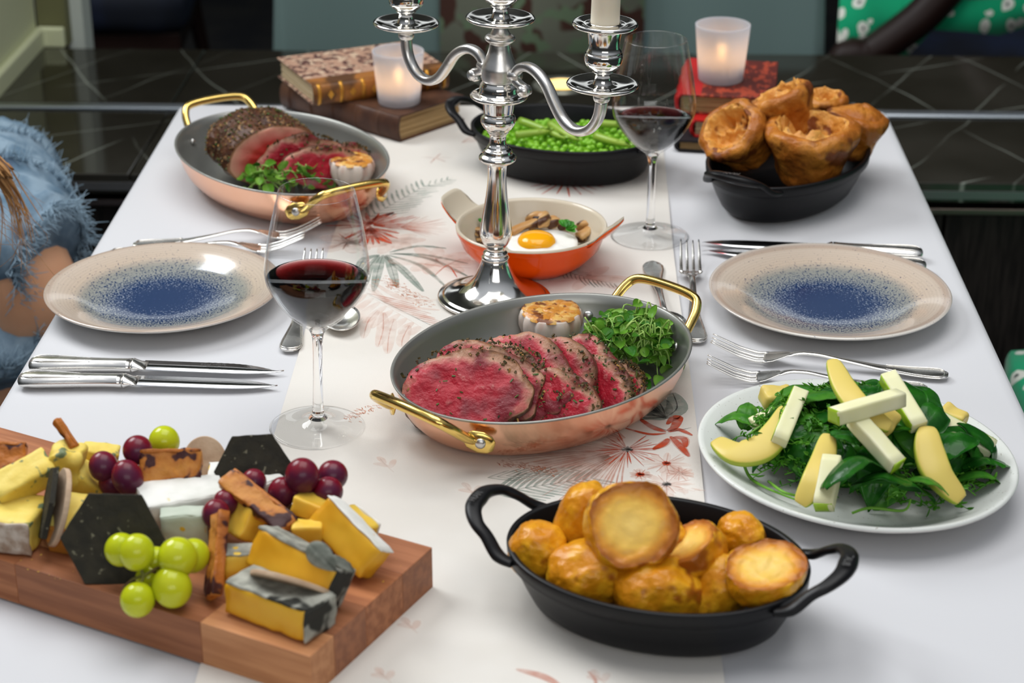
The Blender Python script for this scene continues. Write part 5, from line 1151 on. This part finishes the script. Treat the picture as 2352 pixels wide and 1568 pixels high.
leafob('curled spinach leaf left of the right avocado slice', 2120, 1125, .040, 4, -20, -.4, 0., .7)
leafob('dark spinach leaf under the small middle avocado chunk', 2060, 1000, .056, 3, 10, -.4, 0., .8)
def strands(label, name, n, cen, rx, ry, h, seed, m_, thick=.0007, l=.03):
    rnd = random.Random(seed); Ls = []
    for i in range(n):
        a = rnd.uniform(0, 2*pi); r = rnd.random()**.5; b = Vector((cen.x+rx*r*cos(a), cen.y+ry*r*sin(a), TZ+BASZ+h*(1-r*r*.6)*rnd.uniform(.5, 1.05)))
        d = Vector((rnd.gauss(0, 1), rnd.gauss(0, 1), rnd.gauss(.1, .5))).normalized(); e_ = b+d*l*rnd.uniform(.4, 1); e_.z = max(e_.z, TZ+BASZ+.004); md = (b+e_)/2+Vector((rnd.gauss(0, .004), rnd.gauss(0, .004), .004))
        P = crom([b, md, e_], 4); Ls.append(tube(P, [thick, thick*.8, thick*.4], 4))
        for j in range(2, len(P)-1, 1):
            dd = Vector((rnd.gauss(0, 1), rnd.gauss(0, 1), rnd.gauss(0, .6))).normalized(); y = d.cross(dd).normalized(); q = leaf_mesh(.0075*rnd.uniform(.6, 1.2), .0016, .2, n=4, fold=.3)
            M = Matrix((dd, y, dd.cross(y))).transposed(); Ls.append(([P[j]+M @ v for v in q[0]], q[1]))
    o = ob(name, merge(*Ls), m_); tag(o, label, 'salad leaves', kind='stuff'); return o
strands('feathery dark green frisee on the left half of the salad', 'frisee', 210, at(1850, 1040, .020), .052, .045, .052, 4, FRIS)
strands('feathery green frisee along the top and back of the salad', 'frisee', 90, at(1960, 930, .040), .052, .030, .056, 5, FRIS)
strands('loose green frisee sprigs at the lower right of the salad', 'frisee', 60, at(2110, 1110, .020), .055, .030, .030, 6, FRIS)
ROCK = mat('rocket_stem', (.16, .38, .04), .4)
rs = []
for P in ([(1705, 1055, .022), (1722, 1095, .016), (1760, 1120, .016), (1830, 1148, .014)], [(1765, 1105, .016), (1800, 1130, .022), (1840, 1140, .016)], [(1957, 1178, .014), (2000, 1166, .020), (2075, 1172, .020), (2092, 1145, .030)], [(1720, 998, .035), (1770, 960, .045), (1828, 892, .062)],
          [(1715, 1012, .03), (1728, 1035, .03), (1745, 1048, .03)]):
    rs.append(tube(crom([at(*p) for p in P], 6), [.0012, .0014, .0008], 6))
tag(ob('rocket_stems', merge(*rs), ROCK), 'long curling green stems trailing over the front rim side of the salad', 'stems', kind='stuff')
AVO = mat('avocado_flesh', (.70, .56, .16), .38, attr='rim', aramp=[(0, (.74, .56, .15)), (.5, (.66, .58, .12)), (.85, (.36, .46, .04))], anoise=.2, ns=25., sss=.15, sssc=(.006, .005, .002), coat=.15, bump=.1, bs=60.)
def avocado(label, P, w_=.017, d_=.013, name='avocado_slice', roll=0.):
    """crescent: P world points along the outer curve; inner side is flat"""
    Q = crom([at(*p) for p in P], 8); n = len(Q); m = 20; R = []; A = []
    c_ = sum(Q, Vector())/n; 
    for i, q in enumerate(Q):
        s = i/(n-1); t = (Q[min(i+1, n-1)]-Q[max(i-1, 0)]).normalized(); 
        up = Vector((0, -.45, .9)); b = t.cross(up).normalized(); u = b.cross(t)
        M = Matrix.Rotation(roll, 3, t); b = M @ b; u = M @ u
        k = (.25+.75*sin(pi*min(1, max(0, s*.94+.03)))**.55); rr = []
        for j in range(m):
            a = 2*pi*j/m; cx, sy = cos(a), sin(a); bx = cx*w_*.5; uy = (sy*d_*.55 if sy > 0 else sy*d_*.5)
            if sy > .25: uy = d_*.55*.25+(sy-.25)*d_*.20
            rr.append(q+b*bx*k+u*uy*k); A.append(.1 if sy > .35 else (.82 if sy > -.2 else 1.))
        R.append(rr)
    VF = rings(R); o = ob(name, VF, AVO, attr=('rim', A)); tag(o, label, 'avocado', 'avocado in the salad'); return o
avocado('curved avocado slice lying at the far left of the salad', [(1645, 1012, .036), (1690, 1040, .036), (1748, 1030, .040), (1788, 985, .050), (1808, 938, .060)], .026, .018)
avocado('long avocado slice rising highest at the back of the salad', [(1912, 828, .100), (1940, 890, .092), (1985, 945, .084), (2045, 982, .074)], .021, .016)
avocado('narrow upright avocado slice at the front left, beside the short baton', [(1903, 1000, .060), (1890, 1060, .052), (1868, 1110, .044), (1838, 1158, .030)], .022, .017)
avocado('thick curved avocado slice at the lower right of the salad', [(2130, 982, .066), (2134, 1035, .056), (2155, 1090, .046), (2208, 1148, .030)], .026, .020)
def chunk(label, px, py, z, s, rot, sd):
    V, F = rough_box(s*1.3, s, s*.8, 8, .0012, sd, 90, s*.22); V = [Vector((v.x, v.y, v.z+.18*abs(v.x)**1.3*2)) for v in V]
    o = ob('avocado_chunk', (V, F), AVO, attr=('rim', [(.05 if v.z > 0 else .9 if v.z < -s*.25 else .5) for v in V])); o.location = at(px, py, z); o.rotation_euler = rot; tag(o, label, 'avocado', 'avocado in the salad')
chunk('avocado chunk half hidden behind the left apple baton, green side left', 1785, 915, .040, .022, (.2, .1, .3), 1)
chunk('avocado chunk in the middle, just below the crossing batons', 2020, 960, .072, .022, (.3, .5, -.5), 2)
chunk('avocado chunk at the back right, above the long baton', 2112, 922, .056, .017, (.2, -.4, .4), 3)
chunk('small avocado chunk farthest right, on the rim side of the plate', 2190, 957, .038, .017, (.1, .2, -.6), 4)
APP = mat('apple_flesh', (.80, .78, .46), .4, c2=(.86, .84, .60), ns=20., sss=.2, sssc=(.008, .007, .004), coat=.15); APS = mat('green_apple_skin', (.36, .56, .03), .25, coat=.4)
def baton(label, a, b, w_=.0125, h_=.0120, roll=0., skin_end=True, sd=0, skin_side=0):
    A_, B_ = at(*a), at(*b); L = (B_-A_).length; t = thing('apple_baton', label, 'apple', group='apple batons on the salad'); frame(t, A_, B_, roll=roll)
    ob('flesh', rough_box(L, w_, h_, 6, .0004, sd, 60, .0012), APP, t)
    if skin_end: o = ob('skin', rough_box(.0009, w_*.96, h_*.96, 3, .0002, sd, 60, .0003), APS, t); o.location = (L/2+.0002, 0, 0); o.rotation_euler = (0, .0, .12)
    if skin_side: o = ob('skin', rough_box(L*.96, .0009, h_*.9, 3, .0002, sd, 60, .0003), APS, t); o.location = (0, skin_side*w_/2, 0)
    return t
baton('apple baton crossing on top from lower left to upper right', (2070, 912, .094), (1916, 956, .092), .0140, .0128, .1)
baton('long apple baton running down from the crossing to the front right', (1962, 960, .084), (2062, 1070, .062), .0140, .0128, .1, sd=1)
baton('apple baton leaning at the back right of the crossing', (2038, 862, .090), (2112, 982, .066), .0140, .0125, .2, False, 2, -1)
baton('apple baton at the left, standing against the frisee', (1790, 1015, .048), (1838, 900, .070), .0135, .0125, .3, False, 3, 1)
baton('short apple baton at the front left with its green end down', (1913, 1052, .058), (1892, 1165, .032), .0155, .0150, .1, sd=4)
baton('long flat apple baton at the right, reaching the plate rim', (2128, 955, .056), (2280, 1035, .034), .0170, .0120, .3, False, 5, 1)
baton('apple sliver with a green skin edge behind the left avocado slice', (1800, 942, .040), (1728, 975, .034), .013, .009, .1, False, 6, -1)

# ================================================================ cheese board
TB = .035
org = at(712, 1510, TB); ub = Vector((-.896, .443, 0)).normalized(); ang_b = atan2(ub.y, ub.x)
bd_ = thing('cheese_board', 'thick walnut serving board in the front left corner, covered with cheeses', 'board', (org.x, org.y, TZ+.0005), (0, 0, ang_b))
BW = .1655
def wood(name, c1, c2): return mat(name, c1, .42, c2=c2, ns=14., nd=6., lo=.35, hi=.65, stretch=(.6, 9, 9), bump=.08, bs=60., r2=.5)
W1 = wood('walnut_mid', (.46, .18, .075), (.31, .11, .045)); W2 = wood('walnut_dark', (.27, .10, .045), (.38, .15, .07)); W3 = wood('walnut_light', (.58, .27, .12), (.45, .19, .08))
# local y runs away from the front edge on the other side, so the staves have negative y
cuts = [(0, .030, [(0, .092, W3), (.092, .26, W2), (.26, .45, W1)]), (.030, .072, [(0, .034, W2), (.034, .21, W1), (.21, .45, W3)]), (.072, .122, [(0, .45, W1)]), (.122, BW, [(0, .13, W2), (.13, .45, W1)])]
for y0, y1, segs in cuts:
    for x0, x1, m_ in segs:
        e0, e1 = (.0 if y0 else 0), 0
        o = ob('stave', box(x1-x0-.0002, y1-y0-.0002, TB, ((x0+x1)/2, -(y0+y1)/2, TB/2)), m_, bd_, False)
        if x0 == 0 or y0 == 0 or y1 == BW:
            b = o.modifiers.new('bevel', 'BEVEL'); b.width = .0005; b.segments = 2
CHZ = mat('yellow_cheese', (.84, .56, .08), .38, c2=(.80, .46, .04), ns=30., sss=.25, sssc=(.008, .005, .002), bump=.12, bs=90., coat=.15)
CHZO = mat('deep_yellow_cheese', (.72, .34, .012), .4, c2=(.80, .44, .03), ns=24., sss=.2, sssc=(.008, .004, .001), bump=.12, bs=90., coat=.15)
BLUE = mat('blue_veined_cheese', (.84, .66, .16), .5, c2=(.76, .54, .08), ns=30., c3=(.16, .20, .10), ns3=75., lo3=.60, hi3=.66, sss=.2, sssc=(.008, .006, .003), bump=.5, bs=120., bd=.002)
RINDG = mat('ash_grey_rind', (.20, .20, .17), .8, c2=(.42, .42, .36), ns=60., c3=(.03, .03, .025), ns3=40., lo3=.54, hi3=.62, bump=.5, bs=120.)
RINDW = mat('white_bloomy_rind', (.80, .79, .74), .8, c2=(.70, .70, .64), ns=40., bump=.2, bs=90.)
RINDS = mat('rough_stilton_rind', (.34, .24, .17), .85, c2=(.58, .50, .42), ns=80., c3=(.12, .07, .05), ns3=60., bump=.8, bs=120., bd=.003)
GREYG = mat('greenish_bloomy_rind', (.46, .52, .42), .75, c2=(.60, .64, .54), ns=20., bump=.4, bs=60.)
def cheese(label, a, b, w_, h_, m_, roll=0., rind=None, sides=('top',), sd=0, taper=1., name='cheese_piece', amp=.0010, rad=.002, grp='cheeses on the board', th=.0016):
    """block from a to b (centre line), w_ across, h_ thick; rind slabs on chosen sides"""
    A_, B_ = at(*a), at(*b); L = (B_-A_).length; t = thing(name, label, 'cheese', group=grp); frame(t, A_, B_, roll=roll)
    V, F = rough_box(L, w_, h_, 9, amp, sd, 110, rad)
    V = [Vector((v.x, v.y*(1+(taper-1)*(v.x/L+.5)), v.z)) for v in V]; ob('cheese_paste', (V, F), m_, t)
    for s in sides if rind else ():
        d = {'top': (L, w_, th, 0, 0, h_/2), 'bottom': (L, w_, th, 0, 0, -h_/2), 'left': (L, th, h_, 0, w_/2, 0), 'right': (L, th, h_, 0, -w_/2, 0), 'end': (th, w_*taper, h_, L/2, 0, 0), 'start': (th, w_, h_, -L/2, 0, 0)}[s]
        V, F = rough_box(d[0]*1.005, d[1]*1.005, d[2]*1.005, 9, amp*1.1, sd+5, 110, min(.0012, th*.45))
        V = [v+Vector(d[3:6]) for v in V]; V = [Vector((v.x, v.y*(1+(taper-1)*(v.x/L+.5)), v.z)) for v in V] if s != 'end' else V; ob('rind', (V, F), rind, t)
    return t
cheese('wedge of blue-veined cheese at the board\'s left end with a rough rind in front', (15, 1235, .050), (72, 1165, .050), .036, .026, BLUE, 0, RINDS, ('start',), 1, th=.003)
cheese('long blue-veined cheese wedge slanting at the upper left behind the dark cracker', (-10, 1135, .066), (118, 1065, .080), .024, .020, BLUE, .35, None, (), 2)
cheese('tall crumbly blue-veined chunk with the toast finger stuck in it', (150, 1115, .058), (158, 1026, .092), .027, .024, BLUE, .2, None, (), 3, amp=.0028, rad=.003)
cheese('yellow blue-veined wedge lying behind the pale cracker', (165, 1085, .070), (232, 1128, .050), .030, .018, BLUE, .2, None, (), 4, amp=.0016)
cheese('pale yellow cheese slab behind the left purple grapes', (188, 1040, .072), (272, 1050, .066), .018, .014, BLUE, 0, None, (), 5)
cheese('orange-rinded blue cheese block between the pale cracker and the hexagonal one', (148, 1242, .047), (196, 1158, .056), .028, .024, BLUE, 0, mat('orange_rind', (.50, .20, .03), .5), ('start',), 6, th=.004)
cheese('large white-rinded soft cheese wedge behind the green grapes', (325, 1168, .062), (512, 1140, .060), .040, .022, mat('soft_cheese_paste', (.82, .72, .44), .4, sss=.2), 0, RINDW, ('top', 'left', 'right', 'start', 'end'), 7, .8)
cheese('grey-green rinded soft cheese wedge standing right of the black hexagon cracker', (372, 1225, .054), (474, 1218, .054), .014, .034, CHZ, 0, GREYG, ('right', 'left', 'top', 'end'), 8)
cheese('white-rinded cheese wedge below the far black cracker', (478, 1108, .058), (572, 1112, .056), .026, .022, CHZ, 0, RINDW, ('top', 'left', 'right', 'end'), 9)
cheese('upright white-rinded cheese piece left of the right purple grapes', (600, 1128, .054), (628, 1150, .054), .020, .034, RINDW, 0, RINDW, ('top', 'end', 'right'), 10)
cheese('yellow cheese block leaning in front of the slanting fruit toast', (548, 1235, .052), (582, 1162, .072), .023, .017, CHZ, -.2, RINDW, ('left',), 11)
cheese('small yellow cheese cube in the middle right, above the grey-rinded slab', (672, 1224, .062), (742, 1222, .062), .014, .017, CHZ, 0, None, (), 12)
cheese('long yellow cheese slice leaning at the right with a pale rind edge', (742, 1172, .072), (862, 1298, .048), .020, .027, CHZO, -.60, RINDW, ('top',), 13)
cheese('yellow cheese piece behind the long leaning slice', (680, 1150, .072), (752, 1178, .066), .022, .014, CHZ, -.2, None, (), 14)
cheese('yellow cheese edge peeping out at the far right behind the leaning slice', (790, 1178, .060), (852, 1228, .052), .016, .014, CHZ, -.2, RINDW, ('left',), 15)
cheese('big golden cheese slab with an ash-grey rind, lying across the middle', (598, 1252, .066), (778, 1352, .054), .024, .029, CHZO, -.50, RINDG, ('top', 'end'), 16, th=.003)
cheese('small yellow cheese block with a grey top, left of the golden slab', (515, 1302, .050), (612, 1298, .050), .022, .026, CHZ, -.15, RINDG, ('top',), 17)
cheese('dark-rinded cheese wedge lying lowest, nearest the front edge of the board', (552, 1352, .048), (735, 1420, .048), .034, .024, CHZO, -.1, RINDG, ('top', 'end'), 18, th=.003)
cheese('brown cheese wedge between the small cube and the leaning slice', (640, 1180, .056), (755, 1262, .048), .020, .018, mat('brown_cheese', (.36, .18, .08), .5), -.3, None, (), 19)
leafsh = [(Vector((i*.004, 0, 0))) for i in range(3)]
DL = mat('dried_grey_leaf', (.10, .11, .09), .8, c2=(.26, .27, .23), ns=50.)
for lb, a, s, r in (('wrinkled dark leaf of rind peeling off the golden slab', (742, 1282, .078), .95, (.7, .5, -.6)), ('torn dark rind flake at the right end of the golden slab', (785, 1300, .070), .7, (.2, .8, .2))):
    o = ob('rind_flake', xf(big_leaf(3, .030, .009, .8), s=s), DL); o.location = at(*a); o.rotation_euler = r; tag(o, lb, 'rind')
# crackers and toasts
CRK = mat('charcoal_cracker', (.022, .020, .014), .75, c2=(.032, .028, .018), ns=90., c3=(.16, .15, .10), ns3=190., lo3=.66, hi3=.72, bump=.7, bs=160., bd=.0015)
CRP = mat('pale_oat_cracker', (.50, .34, .22), .8, c2=(.60, .44, .30), ns=50., bump=.4, bs=160.)
TST = mat('fruit_toast', (.50, .16, .020), .5, c2=(.28, .08, .018), ns=50., nd=4., c3=(.05, .012, .010), ns3=55., lo3=.55, hi3=.60, bump=.9, bs=90., coat=.3, bd=.004); TSTP = mat('fruit_toast_crumb', (.58, .24, .045), .5, c2=(.42, .13, .018), ns=60., c3=(.05, .012, .012), ns3=60., lo3=.55, hi3=.60, bump=.8, bs=100., coat=.2, bd=.003)
def hexa(R, th, seed, n=6, sub=6, k=1.):
    P = []
    for i in range(n):
        a, b = 2*pi*i/n, 2*pi*(i+1)/n; A_, B_ = Vector((cos(a), sin(a), 0))*R, Vector((cos(b), sin(b), 0))*R
        for j in range(sub): p = A_.lerp(B_, j/sub)*(.985+.02*noise.noise(Vector((i, j*.7, seed)))); P.append((p.x*k, p.y))
    VF = prism(P, -th/2, th/2); return VF
def cracker(label, pos, n, R, th, m_, spin=0., k=1., rnd_=False):
    VF = hexa(R, th, 3) if not rnd_ else prism([(R*cos(2*pi*i/40)*k, R*sin(2*pi*i/40)) for i in range(40)], -th/2, th/2)
    o = ob('cracker', VF, m_, None, False, bevel=.0008, angle=60); o.location = pos; o.rotation_euler = toward(*n, spin); tag(o, label, 'cracker'); return o
cracker('black hexagonal cracker leaning large at the front, behind the green grapes', at(260, 1238, .064), (.10, -.82, .40), .0385, .0035, CRK, .97)
cracker('black hexagonal cracker standing at the back, above the centre purple grape', at(583, 1078, .074), (.05, -.85, .52), .0310, .0035, CRK, .05)
cracker('black cracker seen edge-on at the left, beside the pale one', at(112, 1155, .072), (-.93, -.22, .28), .0310, .0042, CRK, .5)
cracker('pale cracker seen edge-on at the left, leaning on the black one', at(135, 1165, .068), (-.90, -.30, .34), .0295, .0040, CRP, .5, rnd_=True)
cracker('pale cracker standing behind the fruit toast, below the green grape', at(470, 1060, .066), (.1, -.8, .5), .020, .0035, CRP, 0, .85, True)
cracker('pale round cracker edge-on, tucked under the golden slab', at(672, 1342, .056), (.25, .62, .74), .031, .0035, CRP, 0, 1, True)
def toast(label, a, b, w_, th, roll, sd, m_=TSTP, up=(0, 0, 1)):
    A_, B_ = at(*a), at(*b); L = (B_-A_).length; V, F = rough_box(L, w_, th, 14, .0016, sd, 130, .0012); V = [Vector((v.x, v.y*(1+.16*noise.noise(Vector((v.x*40, sd, 0)))), v.z)) for v in V]
    o = ob('fruit_toast', (V, F), m_); frame(o, A_, B_, up=up, roll=roll); tag(o, label, 'toast', 'fruit toasts on the board')
    e_ = ob('crust', rough_box(L*1.0, .0030, th*1.08, 8, .0007, sd, 130, .0010), TST, o); e_.location = (0, w_/2, 0); return o
toast('wide fruit toast standing behind the white cheese, beside the purple grapes', (322, 1088, .076), (462, 1085, .074), .034, .006, 1.05, 1)
toast('long fruit toast slanting down through the middle of the board', (520, 1098, .088), (664, 1212, .068), .017, .0065, .30, 2)
toast('fruit toast standing on edge between the green grapes and the cheese', (505, 1178, .082), (488, 1372, .042), .015, .008, 1.0, 3)
toast('dark glossy fruit toast at the left edge of the board, on the blue cheese', (-40, 1060, .082), (58, 1062, .080), .028, .008, .7, 4, TST)
toast('thin finger of toast sticking up from the crumbly blue cheese', (128, 968, .106), (172, 1030, .090), .0055, .0055, 0, 5, TST)
# grapes
GG = mat('green_grape', (.48, .54, .006), .18, c2=(.56, .58, .02), ns=14., sss=.55, sssc=(.010, .012, .003), coat=.5); GP = mat('purple_grape', (.19, .006, .018), .24, c2=(.09, .012, .040), ns=26., lo=.42, hi=.6, sss=.12, sssc=(.006, .002, .003), coat=.4, r2=.38)
TWIG = mat('grape_twig', (.16, .16, .03), .6, c2=(.10, .06, .02), ns=60.)
def grape(parent, p, r, m_, el=1.1, rot=(0, 0, 0), name='grape'):
    VF = ico(4, (r, r, r*el)); o = ob(name, VF, m_, parent); o.location = p; o.rotation_euler = rot; return o
def bunch(label, G, m_, twigs=(), grp=None):
    P = [at(px, py, z) for px, py, z, r, *_ in G]; base = Vector(P[0]); base.z = TZ+TB
    t = thing('grape_bunch', label, 'grapes', base)
    for (px, py, z, r, *e_), p in zip(G, P): grape(t, p-base, r, m_, e_[0] if e_ else 1.08, (.3*sin(px), .4*cos(py), 0))
    for tw in twigs: ob('twig', tube(crom([at(*q)-base for q in tw], 5), [.0014, .0010, .0008], 6), TWIG, t)
    return t
bunch('bunch of green grapes hanging over the front of the board', [(278, 1262, .066, .0118), (314, 1268, .074, .0126), (357, 1288, .058, .0098), (408, 1280, .068, .0142, 1.04), (443, 1276, .062, .0120), (395, 1348, .052, .0140), (316, 1377, .047, .0122), (340, 1326, .050, .0090)], GG,
      (((330, 1322, .060), (362, 1304, .062), (385, 1300, .058)), ((330, 1322, .060), (305, 1330, .056), (283, 1348, .044)), ((330, 1322, .060), (322, 1345, .056), (318, 1362, .052)), ((350, 1312, .060), (372, 1318, .056), (388, 1328, .052)), ((330, 1322, .060), (322, 1300, .066), (316, 1285, .070))))
bunch('cluster of purple grapes at the left, in front of the pale yellow cheese', [(238, 1071, .078, .0112), (316, 1033, .088, .0114, 1.), (293, 1096, .078, .0118, 1.18), (260, 1108, .064, .0110), (335, 1110, .060, .0100)], GP)
bunch('cluster of purple grapes at the right, highest on the board', [(694, 1092, .088, .0128), (764, 1091, .078, .0116, 1.), (754, 1128, .074, .0112, 1.), (648, 1130, .074, .0108, 1.15), (690, 1120, .076, .0110)], GP, (((660, 1190, .060), (672, 1170, .066), (688, 1140, .072)),))
bunch('pair of dark purple grapes between the white cheese and the standing toast', [(518, 1154, .074, .0094), (496, 1180, .074, .0104), (530, 1172, .062, .0090)], GP)
def lone(label, px, py, z, r, m_): o = grape(None, at(px, py, z), r, m_, 1.05); o.name = 'grape'; tag(o, label, 'grape')
lone('single green grape at the back, top of the board', 377, 1014, .078, .0122, GG)
lone('single purple grape in front of the far black cracker', 583, 1106, .078, .0096, GP)
# crumbs
cr_ = []
rnd = random.Random(8)
for i in range(26): q = at(rnd.uniform(40, 420), rnd.uniform(1270, 1330), TB+.0005) if i < 18 else at(rnd.uniform(760, 930), rnd.uniform(1260, 1340), TB+.0005); cr_.append(q)
tag(ob('crumbs', bits(cr_, .0011, 4), CHZ, None, False), 'pale crumbs scattered along the bare wood of the board', 'crumbs', kind='stuff')
